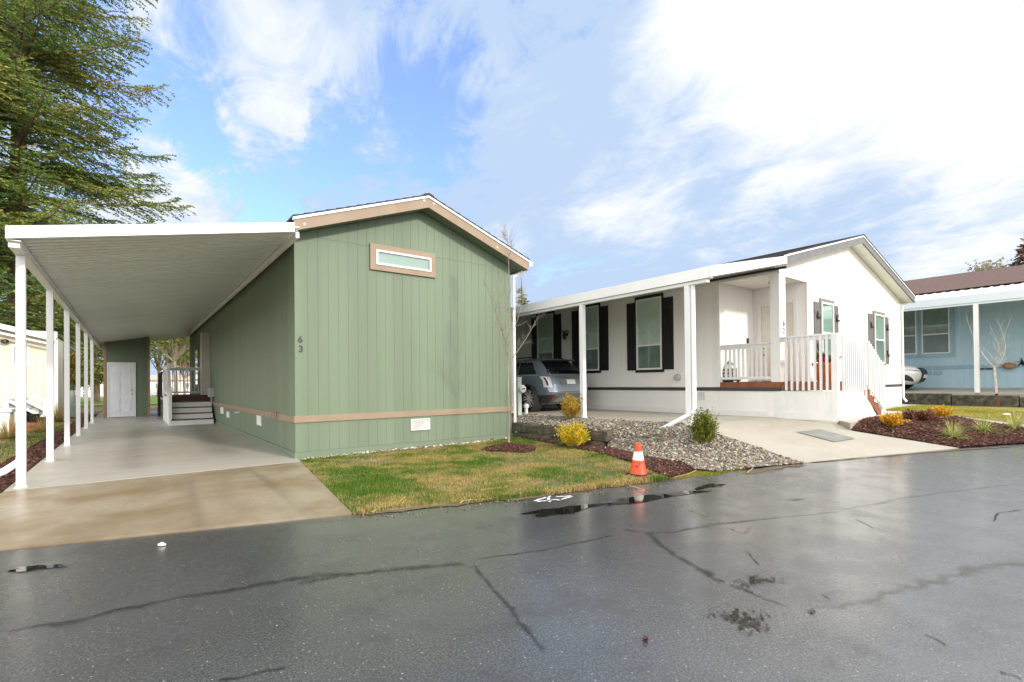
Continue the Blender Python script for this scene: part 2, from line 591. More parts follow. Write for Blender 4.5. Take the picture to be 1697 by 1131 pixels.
def asphalt():
    m, nt, b = newmat('wet_asphalt')
    v = coords(nt)
    big = noise(nt, v, .33, 6, .6, .6)
    mid = noise(nt, v, 2.3, 5, .6)
    fine = noise(nt, v, 70, 4, .7)
    vor = nd(nt, 'ShaderNodeTexVoronoi', {'Vector': v, 'Scale': 42.0}, feature='F1')
    sepc = nd(nt, 'ShaderNodeSeparateColor', {0: vor.outputs['Color']})
    speck = math_(nt, 'MULTIPLY', mapr(nt, vor.outputs['Distance'], .12, .30, 1, 0), mapr(nt, sepc.outputs[0], .82, .97))
    c = mixc(nt, mapr(nt, big, .3, .7), (.029, .031, .034), (.052, .053, .055))
    c = mixc(nt, mapr(nt, fine, .42, .68, 0, .8), c, (.125, .122, .116))
    c = mixc(nt, mapr(nt, mid, .52, .75, 0, .45), c, (.020, .020, .020))
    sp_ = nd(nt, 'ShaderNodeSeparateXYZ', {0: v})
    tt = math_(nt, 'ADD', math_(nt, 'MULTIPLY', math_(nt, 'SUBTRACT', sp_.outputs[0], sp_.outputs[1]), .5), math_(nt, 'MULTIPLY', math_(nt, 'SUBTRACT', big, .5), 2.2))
    dry = mapr(nt, tt, -.9, 3.0)                                   # mask of a sky reflection painted into the colour, paler towards the right
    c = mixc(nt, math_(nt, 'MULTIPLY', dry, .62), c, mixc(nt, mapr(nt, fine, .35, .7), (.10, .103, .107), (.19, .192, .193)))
    c = mixc(nt, math_(nt, 'MULTIPLY', speck, .8), c, (.36, .34, .30))
    nt.links.new(c, b.inputs['Base Color'])
    wet = math_(nt, 'ADD', math_(nt, 'MULTIPLY', big, .6), math_(nt, 'MULTIPLY', mid, .4))
    nt.links.new(mapr(nt, wet, .36, .64, .15, .36), b.inputs['Roughness'])
    b.inputs['Specular IOR Level'].default_value = .62
    nt.links.new(mapr(nt, wet, .36, .66, .90, .35), b.inputs['Coat Weight']); b.inputs['Coat Roughness'].default_value = .15; b.inputs['Coat IOR'].default_value = 1.5
    h = math_(nt, 'ADD', math_(nt, 'MULTIPLY', fine, .7), math_(nt, 'MULTIPLY', vor.outputs['Distance'], .5))
    cb = nd(nt, 'ShaderNodeBump', {'Height': h, 'Strength': .10, 'Distance': .008}); nt.links.new(cb.outputs[0], b.inputs['Coat Normal'])
    st = mapr(nt, wet, .36, .64, .25, .75)
    bp = nd(nt, 'ShaderNodeBump', {'Height': h, 'Strength': st, 'Distance': .008})
    nt.links.new(bp.outputs[0], b.inputs['Normal'])
    return m


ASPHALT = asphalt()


def puddlemat():
    m, nt, b = newmat('puddle_water')
    b.inputs['Base Color'].default_value = (.010, .010, .010, 1)
    b.inputs['Roughness'].default_value = .03
    b.inputs['IOR'].default_value = 1.33
    v = coords(nt)
    n = noise(nt, v, 9, 3)
    bp = nd(nt, 'ShaderNodeBump', {'Height': n, 'Strength': .02, 'Distance': .01})
    nt.links.new(bp.outputs[0], b.inputs['Normal'])
    return m


PUDDLE = puddlemat()
CRACK = mat('crack_sealant', (.014, .014, .015), .32, .3, 12, .3, 60, spec=.5)
SOIL = mat('wet_soil', (.075, .045, .028), .9, .4, 8, .8, 40)
MULCHBASE = mat('mulch_base', (.055, .025, .019), .9, .45, 25, .9, 60)
GRAVELBASE = mat('gravel_base', (.13, .11, .09), .9, .4, 30, .9, 50)


def lawnmat(name, a, b_, c_):
    m, nt, b = newmat(name)
    v = coords(nt)
    n1 = noise(nt, v, 1.4, 6, .65); n2 = noise(nt, v, 30, 4, .7)
    c = mixc(nt, mapr(nt, n1, .4, .62), a, b_)
    c = mixc(nt, mapr(nt, n2, .45, .7, 0, .7), c, c_)
    nt.links.new(c, b.inputs['Base Color'])
    b.inputs['Roughness'].default_value = .85
    bp = nd(nt, 'ShaderNodeBump', {'Height': n2, 'Strength': .9, 'Distance': .03})
    nt.links.new(bp.outputs[0], b.inputs['Normal'])
    return m


LAWN = lawnmat('lawn_soil', (.07, .11, .025), (.29, .20, .105), (.10, .075, .04))
FARLAWN = lawnmat('far_lawn', (.15, .27, .03), (.19, .29, .04), (.11, .21, .03))
FIELD = lawnmat('brown_field', (.16, .13, .05), (.20, .14, .07), (.10, .09, .04))
BLUELAWN = lawnmat('bright_lawn', (.24, .25, .035), (.33, .28, .07), (.15, .17, .03))

# ------------------------------------------------------------------ sky and sun
SUN_EL, SUN_AZ = math.radians(26), math.radians(168)      # clockwise from +Y
w = bpy.data.worlds.new('World'); scene.world = w; w.use_nodes = True
nt = w.node_tree
bg = nt.nodes['Background']
sky = nd(nt, 'ShaderNodeTexSky', sky_type='NISHITA', sun_disc=False, sun_elevation=SUN_EL, sun_rotation=SUN_AZ)
sky.air_density = 1.0; sky.dust_density = .4; sky.ozone_density = 1.6
gen = nd(nt, 'ShaderNodeTexCoord').outputs['Generated']
dirn = nd(nt, 'ShaderNodeVectorMath', {0: gen}, operation='NORMALIZE').outputs[0]
sp = nd(nt, 'ShaderNodeSeparateXYZ', {0: dirn})
zz = math_(nt, 'ADD', math_(nt, 'MAXIMUM', sp.outputs[2], 0.0), .22)
pl = nd(nt, 'ShaderNodeCombineXYZ', {0: math_(nt, 'DIVIDE', sp.outputs[0], zz), 1: math_(nt, 'DIVIDE', sp.outputs[1], zz), 2: 0.0}).outputs[0]


def blob(u, v, rad, amt):
    d = ray(u, v).normalized()
    dt = nd(nt, 'ShaderNodeVectorMath', {0: dirn, 1: tuple(d)}, operation='DOT_PRODUCT').outputs['Value']
    return mapr(nt, dt, math.cos(math.radians(rad)), 1.0, 0, amt)


def total(l):
    s = l[0]
    for x in l[1:]: s = math_(nt, 'ADD', s, x)
    return s


rot = nd(nt, 'ShaderNodeMapping', {0: pl, 2: (0, 0, math.radians(28)), 3: (1.0, .62, 1)}).outputs[0]
nA = noise(nt, rot, 2.3, 10, .62, .6)
nB = noise(nt, rot, 6.0, 10, .68, .8)
nC = noise(nt, pl, 1.3, 7, .58, .5)
tex = math_(nt, 'ADD', math_(nt, 'MULTIPLY', nA, .52), math_(nt, 'MULTIPLY', nB, .48))
# openings of blue between the clouds, ragged by the cloud noise
bl = total([blob(480, 225, 15, .07), blob(760, 200, 10, .08), blob(285, 262, 11, .30), blob(430, 285, 9, .22), blob(640, 240, 11, .26), blob(225, 45, 9, .26), blob(690, 120, 9, .22), blob(545, 318, 9, .16), blob(1050, 215, 8, .22), blob(860, 60, 9, .10),
            blob(330, 115, 9, -.10), blob(270, 350, 8, -.22), blob(520, 120, 8, -.08), blob(1600, 60, 50, -.30)])
bluef = mapr(nt, math_(nt, 'SUBTRACT', bl, math_(nt, 'MULTIPLY', math_(nt, 'SUBTRACT', tex, .5), 4.2)), .08, .58)
# bright white cloud against pale blue-grey cloud
wh_ = total([blob(330, 110, 13, .22), blob(560, 140, 10, .20), blob(270, 350, 9, .30), blob(850, 210, 10, .18), blob(1040, 340, 8, .26), blob(900, 380, 6, .10), blob(1720, -40, 35, .80), blob(1250, 120, 14, .10), blob(1130, 410, 6, .12),
             blob(1260, 380, 15, -.26), blob(880, 300, 6, -.20), blob(1500, 390, 14, -.24), blob(940, 460, 8, -.12), blob(1080, 190, 9, -.10), blob(760, 330, 8, -.14)])
whitef = mapr(nt, math_(nt, 'ADD', math_(nt, 'ADD', math_(nt, 'MULTIPLY', math_(nt, 'SUBTRACT', nC, .5), 1.3), math_(nt, 'MULTIPLY', math_(nt, 'SUBTRACT', tex, .5), 2.0)), wh_), -.02, .66)
cloud = mixc(nt, whitef, (2.65, 3.4, 4.55), (5.1, 5.15, 5.3))
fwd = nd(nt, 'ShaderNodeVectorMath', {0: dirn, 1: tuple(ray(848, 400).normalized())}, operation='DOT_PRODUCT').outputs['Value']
cloud = mixc(nt, mapr(nt, fwd, .05, .62, 1, 0), cloud, (11.2, 11.1, 11.0))          # sky outside the view is brightened, added fill for the shaded walls
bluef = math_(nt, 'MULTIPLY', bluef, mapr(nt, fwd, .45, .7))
blue = mixc(nt, 1.0, sky.outputs[0], (1.05, 1.22, 1.75), 'MULTIPLY')
blue = mixc(nt, .20, blue, (3.4, 4.2, 5.3))
colr = mixc(nt, bluef, cloud, blue)
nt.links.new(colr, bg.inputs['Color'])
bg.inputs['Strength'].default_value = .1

sl = bpy.data.lights.new('sun', 'SUN')
sl.energy = 1.4; sl.angle = math.radians(5); sl.color = (1, .93, .82)
so = bpy.data.objects.new('sun', sl); COL.objects.link(so)
sd = Vector((math.sin(SUN_AZ) * math.cos(SUN_EL), math.cos(SUN_AZ) * math.cos(SUN_EL), math.sin(SUN_EL)))
so.rotation_euler = sd.to_track_quat('Z', 'Y').to_euler()
so.location = sd * 60
vs = scene.view_settings
vs.view_transform = 'Standard'; vs.look = 'None'; vs.exposure = 1.06; vs.gamma = 1.0
vs.use_curve_mapping = False
scene.render.engine = 'CYCLES'
scene.cycles.max_bounces = 8
scene.cycles.transparent_max_bounces = 12
scene.cycles.caustics_reflective = False
scene.cycles.caustics_refractive = False

# ------------------------------------------------------------------ ground
def zr(x): return np.minimum(.8, .045 * np.maximum(0, np.asarray(x) - 6.7))


EDGE = [(-60, 24), (-12, 9.4), (-.94, 6.31), (1.95, 5.5), (3.8, 4.98), (6.24, 4.49), (8.7, 3.58), (11.59, 2.18), (12.65, 1.51), (16, -.9), (25, -8.5), (60, -42)]


def edge_y(x): return float(np.interp(x, [p[0] for p in EDGE], [p[1] for p in EDGE]))


gx = np.concatenate([np.linspace(-400, -30, 10), np.linspace(-25, 60, 60), np.linspace(75, 600, 12)])
gy = np.concatenate([np.linspace(-300, -20, 10), np.linspace(-15, 60, 50), np.linspace(70, 700, 14)])
X, Y = np.meshgrid(gx, gy, indexing='ij')
Vg = np.stack([X.ravel(), Y.ravel(), (zr(X.ravel()) * .3 - .09)], 1)
nx, ny = len(gx), len(gy)
ii = np.arange(nx * ny).reshape(nx, ny)
Fg = np.stack([ii[:-1, :-1].ravel(), ii[1:, :-1].ravel(), ii[1:, 1:].ravel(), ii[:-1, 1:].ravel()], 1)
g = mass('ground', Vg, Fg, FIELD); tag(g, kind='structure')

road_poly = [(-60, 24)] + EDGE[1:-1] + [(60, -42), (60, -70), (-60, -30)]


def roadz(A):
    return zr(A[:, 0])


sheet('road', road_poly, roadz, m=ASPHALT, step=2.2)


def ribbon(name, px, wid, m, z=.004, kind='structure', world=None, jag=.35, sub=6, groundz=None):
    """thin irregular strip lying on the road along a pixel polyline"""
    pts = world or []
    if not pts:
        for u, v in px:
            zz = 0.0
            for _ in range(4):
                p = oZ(u, v, zz); zz = float(zr(p.x))
            pts.append(p)
    P = []
    for a, b in zip(pts[:-1], pts[1:]):
        P += [a.lerp(b, t / sub) for t in range(sub)]
    P.append(pts[-1])
    V, A = [], []
    for i, p in enumerate(P):
        d = (P[min(i + 1, len(P) - 1)] - P[max(i - 1, 0)]); d.z = 0; d.normalize()
        nrm = Vector((-d.y, d.x, 0)); k = i / (len(P) - 1)
        ww = wid if not isinstance(wid, (list, tuple)) else wid[0] + (wid[1] - wid[0]) * k
        c = p + nrm * (random.uniform(-jag, jag) * ww * .5 + .035 * math.sin(i * .9 + p.x * 3.1) * (fbm(np.array([[p.x * 2.3, p.y * 2.3]]), 1.0, 5)[0] - .3))
        a_ = ww * random.uniform(1 - jag, 1 + jag); b_ = ww * random.uniform(1 - jag, 1 + jag)
        e = 0.0 if i in (0, len(P) - 1) else 1.0
        for q, al in ((c + nrm * a_, 0), (c, e), (c - nrm * b_, 0)):
            V.append((q.x, q.y, float(zr(q.x)) + z)); A.append((al,) * 3)
    F = []
    for i in range(len(P) - 1):
        for k in (0, 1): F.append((3 * i + k, 3 * i + k + 1, 3 * i + k + 4, 3 * i + k + 3))
    o = mass(name, np.array(V), np.array(F), m, None, np.array(A, float))
    return tag(o, kind=kind)


def softmat(name, base, rough, lo, hi, nscale, namp, spec=.5, normal=False):
    """wear, stain or water film with a ragged edge: the mesh attribute fades it out, noise breaks the border"""
    m, nt, b = newmat(name)
    a = nd(nt, 'ShaderNodeAttribute', attribute_name='Col').outputs['Fac']
    v = coords(nt); n = noise(nt, v, nscale, 6, .65)
    f = mapr(nt, math_(nt, 'ADD', a, math_(nt, 'MULTIPLY', math_(nt, 'SUBTRACT', n, .5), namp)), lo, hi)
    n2 = noise(nt, v, 40, 3)
    nt.links.new(mixc(nt, n2, tuple(c * .6 for c in base), tuple(min(1, c * 1.4) for c in base)), b.inputs['Base Color'])
    b.inputs['Roughness'].default_value = rough; b.inputs['Specular IOR Level'].default_value = spec
    if normal:
        bp = nd(nt, 'ShaderNodeBump', {'Height': noise(nt, v, 90, 3), 'Strength': .25, 'Distance': .008}); nt.links.new(bp.outputs[0], b.inputs['Normal'])
    t = nd(nt, 'ShaderNodeBsdfTransparent')
    mx = nd(nt, 'ShaderNodeMixShader', {0: f, 1: t.outputs[0], 2: b.outputs[0]})
    nt.links.new(mx.outputs[0], nt.nodes['Material Output'].inputs[0])
    return m


CRACK = softmat('crack_sealant', (.018, .018, .018), .30, .20, 1.7, 6, 1.6, normal=True)
FINECRACK = softmat('fine_crack', (.014, .013, .012), .5, .3, 1.2, 12, 1.4)
PUDDLE = softmat('puddle_water', (.012, .011, .010), .025, .22, .40, 9, 1.1)
SPECKP = softmat('puddle_film', (.022, .016, .010), .12, .80, 1.02, 30, 2.2)

# sealed and open cracks in the asphalt
for px, wd in [([(0, 1048), (120, 1030), (250, 1000), (400, 975), (520, 955), (650, 945), (780, 932)], (.05, .10)),
               ([(480, 968), (600, 950)], .10),
               ([(780, 932), (830, 990), (860, 1030), (905, 1085)], (.03, .045)),
               ([(785, 928), (900, 912), (1030, 885)], .022),
               ([(1030, 878), (1075, 884), (1110, 915), (1160, 945), (1205, 968)], (.05, .075)),
               ([(1060, 884), (1120, 882), (1180, 870), (1290, 858), (1400, 848)], (.05, .02)),
               ([(1205, 968), (1250, 985), (1312, 1010)], (.05, .015)),
               ([(355, 1131), (420, 1118), (480, 1105)], .025), ([(1230, 910), (1262, 940)], .014),
               ([(1640, 870), (1657, 850), (1697, 845)], .02), ([(1530, 1050), (1572, 1072)], .014), ([(1655, 1112), (1697, 1128)], .018),
               ([(1415, 860), (1450, 877)], .015), ([(1360, 985), (1378, 995)], .014)]:
    ribbon('road_crack', px, wd, CRACK if (max(wd) if isinstance(wd, tuple) else wd) > .03 else FINECRACK)
SEAM = mat('pale_sand', (.30, .26, .20), .75, .3, 12, .2, 60)
PALESEAM = softmat('worn_seam', (.14, .13, .11), .5, .45, 1.7, 3.5, 1.2)
ribbon('road_sand', [(1345, 1008), (1400, 1004), (1500, 975), (1600, 948), (1697, 930)], (.06, .16), PALESEAM, jag=.6)
ribbon('road_seam', [(1390, 846), (1500, 825), (1600, 812), (1697, 800)], .05, PALESEAM, jag=.4)


def puddle(cx, cy, rx, ry, rot, seed, name='puddle', mm=None):
    z0 = 0.0
    mb = MB(); n = 40
    pts = []
    for k in range(n):
        a = 2 * PI * k / n
        r = 1 + .22 * math.sin(3 * a + seed) + .14 * math.sin(5 * a + 2.1 * seed) + .10 * math.sin(9 * a + seed * 3)
        x, y = rx * r * math.cos(a), ry * r * math.sin(a)
        X_, Y_ = cx + x * math.cos(rot) - y * math.sin(rot), cy + x * math.sin(rot) + y * math.cos(rot)
        pts.append((X_, Y_, float(zr(cx)) + .006))
    c = (cx, cy, pts[0][2]); inner = [tuple(a + (b - a) * .55 for a, b in zip(c, p)) for p in pts]
    V = np.array([c] + inner + pts); A = np.array([[1.0] * 3] + [[.75] * 3] * n + [[0.0] * 3] * n)
    F = [(0, 1 + k, 1 + (k + 1) % n) for k in range(n)]
    for k in range(n):
        a_, b_ = 1 + k, 1 + (k + 1) % n
        F += [(a_, a_ + n, b_ + n), (a_, b_ + n, b_)]
    return tag(mass(name, V, np.array(F), mm or PUDDLE, None, A), kind='structure')


def rz_at(u, v):
    zz = 0.0
    for _ in range(4):
        p = oZ(u, v, zz); zz = float(zr(p.x))
    return p


def px_puddle(u0, v0, u1, v1, thick, seed, mm=None):
    a, b = rz_at(u0, v0), rz_at(u1, v1)
    c = (a + b) / 2; d = b - a
    puddle(c.x, c.y, d.length / 2, thick, math.atan2(d.y, d.x), seed, mm=mm)


px_puddle(862, 857, 1000, 836, .16, 1.0)
px_puddle(985, 839, 1175, 812, .14, 2.3)
px_puddle(1148, 812, 1200, 802, .10, 4.0)
px_puddle(1150, 1014, 1320, 1042, .26, 5.1, SPECKP)
px_puddle(1190, 972, 1320, 955, .14, 3.3, SPECKP)
px_puddle(1290, 832, 1345, 826, .09, 1.3, SPECKP)
px_puddle(0, 948, 120, 937, .07, 2.0)
px_puddle(1325, 1018, 1365, 1012, .06, 4.4, SPECKP)

# green house driveway
J0, J1 = oZ(155, 802, 0), oZ(505, 766, 0)
slab_poly = [(-1.42, J0.y), (2.5, J1.y), (2.54, 10.2), (2.54, 36), (-1.42, 36)]
sheet('driveway_slab', slab_poly, zc(.022), CONC_SLAB, step=1.2, skirt=.08)
apron_poly = [(-1.55, 6.53), (-.94, 6.34), (1.95, 5.53), (2.5, J1.y - .012), (-1.42, J0.y - .012)]
sheet('driveway_apron', apron_poly, zc(.018), CONC_APRON, step=.6, skirt=.08)

# lawn before the green house
lawn_poly = [tuple(oZ(u, v, 0)[:2]) for u, v in [(585, 853), (700, 841), (850, 825), (1000, 807), (1108, 794), (1093, 787), (1047, 770), (991, 755), (948, 747), (915, 740), (893, 736)]]
lawn_poly = lawn_poly + [(7.85, 10.0), (7.75, 10.05), (2.6, 10.05), (2.5, J1.y)]
lawnz = lambda A: .004 + .02 * vnoise(A, 1.3, 4) + zr(A[:, 0])
sheet('lawn', lawn_poly, lawnz, LAWN, step=.3, skirt=.06)


def blades(name, poly, n, zf, hmin, hmax, wd, green, straw, k=.5, seed=1, bare=.0, label=None):
    P = scatter(poly, n)
    f = fbm(P, 1.1, seed) * .6 + fbm(P, 4.0, seed + 9) * .4
    keep = rng.uniform(0, 1, len(P)) > bare * np.clip((fbm(P, 1.1, seed + 31) - .58) * 9, 0, 1)
    P, f = P[keep], f[keep]; n = len(P)
    z = zf(P)
    a = rng.uniform(0, 2 * PI, n); h = rng.uniform(hmin, hmax, n) * (.6 + .8 * (1 - f)); t = rng.normal(0, .45, n)
    dx, dy = np.cos(a), np.sin(a)
    lean = np.abs(t)[:, None] * h[:, None]
    base = np.stack([P[:, 0], P[:, 1], z - .004], 1)
    side = np.stack([-dy, dx, 0 * dx], 1) * wd
    fw = np.stack([dx, dy, 0 * dx], 1)
    v0 = base - side; v1 = base + side
    mid = base + fw * lean * .35 + np.array([0, 0, 1]) * (h * .6)[:, None]
    v2 = mid + side * .7; v3 = mid - side * .7
    v4 = base + fw * lean + np.array([0, 0, 1]) * (h)[:, None] * np.clip(1 - np.abs(t) * .4, .3, 1)[:, None]
    V = np.stack([v0, v1, v2, v3, v4], 1).reshape(-1, 3)
    i = np.arange(n)[:, None] * 5
    F = np.concatenate([i + np.array([0, 1, 2]), i + np.array([0, 2, 3]), i + np.array([3, 2, 4])], 0)
    s = np.clip((f - .41) * 4.5 + rng.normal(0, .25, n), 0, 1)[:, None]
    c = np.array(green)[None] * (1 - s) + np.array(straw)[None] * s
    c = c * rng.uniform(.7, 1.35, (n, 1))
    c = np.repeat(c, 5, 0)
    o = mass(name, V, F, GRASSM, None, c)
    return tag(o, label=label, cat='grass', kind='stuff')


blades('grass', lawn_poly, 120000, lawnz, .018, .055, .004, (.085, .17, .016), (.40, .31, .11), seed=3, bare=.8, label='patchy green and straw coloured grass before the green house')

def strip(pts, w0, w1):
    a_ = [oZ(u, v, 0) for u, v in pts]; n_ = []
    for i, p in enumerate(a_):
        d = a_[min(i + 1, len(a_) - 1)] - a_[max(i - 1, 0)]; n_.append(Vector((d.y, -d.x, 0)).normalized())
    return [tuple((p + n * w1)[:2]) for p, n in zip(a_, n_)] + [tuple((p - n * w0)[:2]) for p, n in zip(a_, n_)][::-1]


edge_px = [(592, 853), (650, 847), (700, 842), (780, 833), (850, 826), (930, 817), (1000, 808), (1108, 795)]
blades('ragged_grass', strip(edge_px, .12, .05), 5200, lambda A: zr(A[:, 0]) + .006, .025, .085, .005, (.10, .17, .02), (.42, .31, .12), seed=23, bare=1.0, label='longer ragged grass tufts along the road edge of the front lawn')
# mulch strip and gravel bank
mul_px = [(893, 736), (915, 740), (948, 747), (991, 755), (1047, 770), (1093, 787), (1110, 794)]
GB = [(7.83, 7.0), (7.72, 6.6), (7.55, 6.05), (7.38, 5.35), (7.38, 4.88), (7.05, 4.52)]
mulch_poly = [tuple(oZ(u, v, 0)[:2]) for u, v in mul_px] + GB[::-1] + [(7.85, 10.0)]
mulz = lambda A: .02 + .03 * vnoise(A, 2.2, 8) + zr(A[:, 0])
sheet('mulch_strip', mulch_poly, mulz, MULCHBASE, step=.2, skirt=.06)
DIRT = softmat('edge_soil', (.13, .095, .05), .85, .25, .6, 11, 1.1)
ribbon('edge_soil', [(592, 853), (700, 842), (850, 826), (1000, 808), (1108, 795)], .13, DIRT, z=.007, jag=.5)
ribbon('edge_soil', [(1108, 795), (1150, 788), (1240, 784), (1330, 769)], .12, DIRT, z=.007, jag=.5)
ribbon('edge_soil', [(1335, 768), (1450, 757), (1590, 744), (1690, 736)], .05, DIRT, z=.007, jag=.5)
grav_poly = GB + [(7.2, 4.18), (8.0, 3.88), (8.68, 3.56), (9.02, 4.44), (8.86, 5.1), (8.74, 5.6), (8.74, 26), (7.95, 26), (7.95, 7.06)]
bankf = tps([(x, y, .05 + float(zr(x))) for x, y in GB] + [(7.2, 4.18, .05), (8.0, 3.88, .08), (8.68, 3.56, .10), (9.02, 4.44, .23), (8.86, 5.1, .42), (8.74, 5.6, .54)] +
            [(8.74, y, .56) for y in (6.2, 7, 8, 9, 11, 14, 18, 22, 26)] + [(8.0, 7.05, .27), (8.15, 6.9, .36)] + [(7.95, y, .42) for y in (7.5, 8, 9, 10, 12, 15, 18, 22, 26)] + [(7.9, 6.6, .19), (7.75, 6.0, .16), (7.7, 5.4, .14), (8.3, 5.2, .30), (8.3, 6.2, .42), (8.0, 4.6, .16), (8.3, 7.2, .47), (8.4, 8.5, .50)], 3.2)
sheet('gravel_bed', grav_poly, bankf, GRAVELBASE, step=.22)

bm = bmesh.new(); bmesh.ops.create_icosphere(bm, subdivisions=2, radius=1)
ICO = np.array([v.co[:] for v in bm.verts]); ICOF = np.array([[v.index for v in f.verts] for f in bm.faces]); bm.free()
bm = bmesh.new(); bmesh.ops.create_icosphere(bm, subdivisions=1, radius=1)
ICO1 = np.array([v.co[:] for v in bm.verts]); ICO1F = np.array([[v.index for v in f.verts] for f in bm.faces]); bm.free()


def pebbles(name, poly, n, zf, s0, s1, label, pal=None):
    P = scatter(poly, n); z = zf(P)
    s = rng.uniform(s0, s1, n) * np.where(rng.uniform(0, 1, n) < .12, 1.5, 1)
    S = s[:, None] * np.stack([rng.uniform(.8, 1.35, n), rng.uniform(.65, 1.0, n), rng.uniform(.4, .7, n)], 1)
    R = randrot(n, False, .45)
    V, F = instances(ICO1, ICO1F, np.stack([P[:, 0], P[:, 1], z + s * rng.uniform(.05, .6, n)], 1), R, S)
    pal = np.array(pal or [(.30, .26, .20), (.17, .15, .12), (.22, .20, .17), (.36, .28, .19), (.10, .09, .08), (.42, .36, .28), (.27, .18, .11), (.17, .18, .18), (.46, .43, .37), (.12, .105, .09)])
    c = pal[rng.integers(0, len(pal), n)] * rng.uniform(.7, 1.25, (n, 1))
    c = np.repeat(c, len(ICO1), 0) * rng.uniform(.85, 1.1, (n * len(ICO1), 1))
    o = mass(name, V, F, STONEM, None, c, smooth=True)
    return tag(o, label=label, cat='gravel', kind='stuff')


near_grav = [p for p in grav_poly if p[1] < 20]
near_grav = grav_poly[:-4] + [(8.74, 14), (7.95, 14), (7.95, 7.06)]
pebbles('gravel', near_grav, 21000, bankf, .012, .026, 'mixed grey and tan river pebbles on the bank beside the driveway')
pebbles('road_grit', strip([(600, 856), (850, 830), (1100, 800), (1240, 788), (1330, 772)], .03, .22), 420, lambda A: zr(A[:, 0]) + .002, .003, .011, 'fine grit and small stones washed onto the road edge', [(.24, .2, .15), (.14, .11, .08), (.33, .28, .2), (.08, .06, .045)])
pebbles('stray_gravel', mulch_poly, 420, mulz, .010, .022, 'loose pebbles strayed onto the dark bark mulch')
edgeg = [(2.62, 10.24), (7.6, 10.24), (7.6, 9.98), (6.2, 10.0), (4.2, 10.06), (3.4, 10.02), (2.62, 10.06)]
pebbles('foundation_gravel', edgeg, 900, lambda A: lawnz(A) + .0, .014, .03, 'thin line of pale pebbles along the green house skirting', [(.45, .42, .38), (.3, .28, .25), (.6, .57, .52), (.33, .2, .13), (.2, .13, .1)])

chipv = np.array([(-1, -.35, 0), (1, -.25, 0), (1.1, .3, .1), (-.9, .35, .1), (-.8, -.3, .3), (.8, -.2, .35), (.9, .2, .4), (-.8, .25, .35)], float)
chipf = np.array([(0, 3, 2, 1), (4, 5, 6, 7), (0, 1, 5, 4), (1, 2, 6, 5), (2, 3, 7, 6), (3, 0, 4, 7)])


def chips(name, poly, n, zf, s0, s1, label, pal=((.10, .040, .028), (.06, .025, .019), (.15, .075, .052), (.045, .020, .016), (.24, .145, .105)), wts=None):
    P = scatter(poly, n); z = zf(P)
    s = rng.uniform(s0, s1, n)
    S = s[:, None] * np.stack([rng.uniform(.7, 1.5, n), rng.uniform(.6, 1.2, n), rng.uniform(.5, 1., n)], 1)
    V, F = instances(chipv, chipf, np.stack([P[:, 0], P[:, 1], z + rng.uniform(0, .02, n)], 1), randrot(n, False, .5), S)
    pal = np.array(pal)
    c = pal[rng.choice(len(pal), n, p=wts or (.34, .27, .2, .13, .06))] * rng.uniform(.75, 1.3, (n, 1))
    o = mass(name, V, F, CHIPM, None, np.repeat(c, 8, 0))
    return tag(o, label=label, cat='mulch', kind='stuff')


chips('bark_mulch', mulch_poly, 9000, mulz, .012, .032, 'dark red bark mulch between the front lawn and the gravel')
moss_poly = [tuple(oZ(u, v, .0)[:2]) for u, v in [(1112, 795), (1150, 784), (1200, 781), (1232, 778), (1240, 783), (1180, 791)]]
blades('moss_edge', moss_poly, 5000, lambda A: zr(A[:, 0]) + .01, .01, .03, .004, (.20, .25, .02), (.34, .25, .07), seed=6, label='yellow green moss along the road edge below the gravel')

# white house driveway
PADZ = .57
drv_poly = [(8.75, 5.6), (8.87, 5.1), (9.03, 4.44), (8.69, 3.58), (10.2, 2.88), (11.59, 2.19), (11.72, 3.0), (11.48, 3.78), (12.2, 4.3), (12.2, 5.6)]
drvf = tps([(8.75, 5.6, PADZ), (9.6, 5.6, PADZ), (10.5, 5.6, PADZ), (11.4, 5.6, PADZ), (12.2, 5.6, PADZ), (12.2, 5.0, .55), (12.2, 4.3, .50), (11.48, 3.78, .42), (11.72, 3.0, .30), (11.59, 2.19, .225),
            (10.2, 2.88, .165), (8.69, 3.58, .10), (9.03, 4.44, .24), (8.87, 5.1, .43), (10.2, 4.3, .37), (10.6, 4.9, .49), (9.7, 5.0, .47), (9.8, 3.6, .235), (11.0, 3.2, .30), (11.1, 4.3, .46)], 3.4)
sheet('driveway_ramp', drv_poly, drvf, CONC_WHITE, step=.25, skirt=.12)
sheet('driveway_pad', [(8.75, 5.605), (12.2, 5.605), (12.2, 26), (8.75, 26)], zc(PADZ), CONC_WHITE, step=1.5, skirt=.15)
# dark utility cover set into the ramp
cv = [hit(u, v, drvf) for u, v in [(1320, 717), (1358, 712.5), (1418, 728), (1383, 733.5)]]
mb = MB(); mb.poly([(p.x, p.y, p.z + .012) for p in cv])
o = mb.build('utility_cover', mat('cover_concrete', (.23, .235, .215), .6, .15, 6, .2, 70))
tag(o, 'grey rectangular utility cover set flush in the tan driveway ramp', 'utility cover')
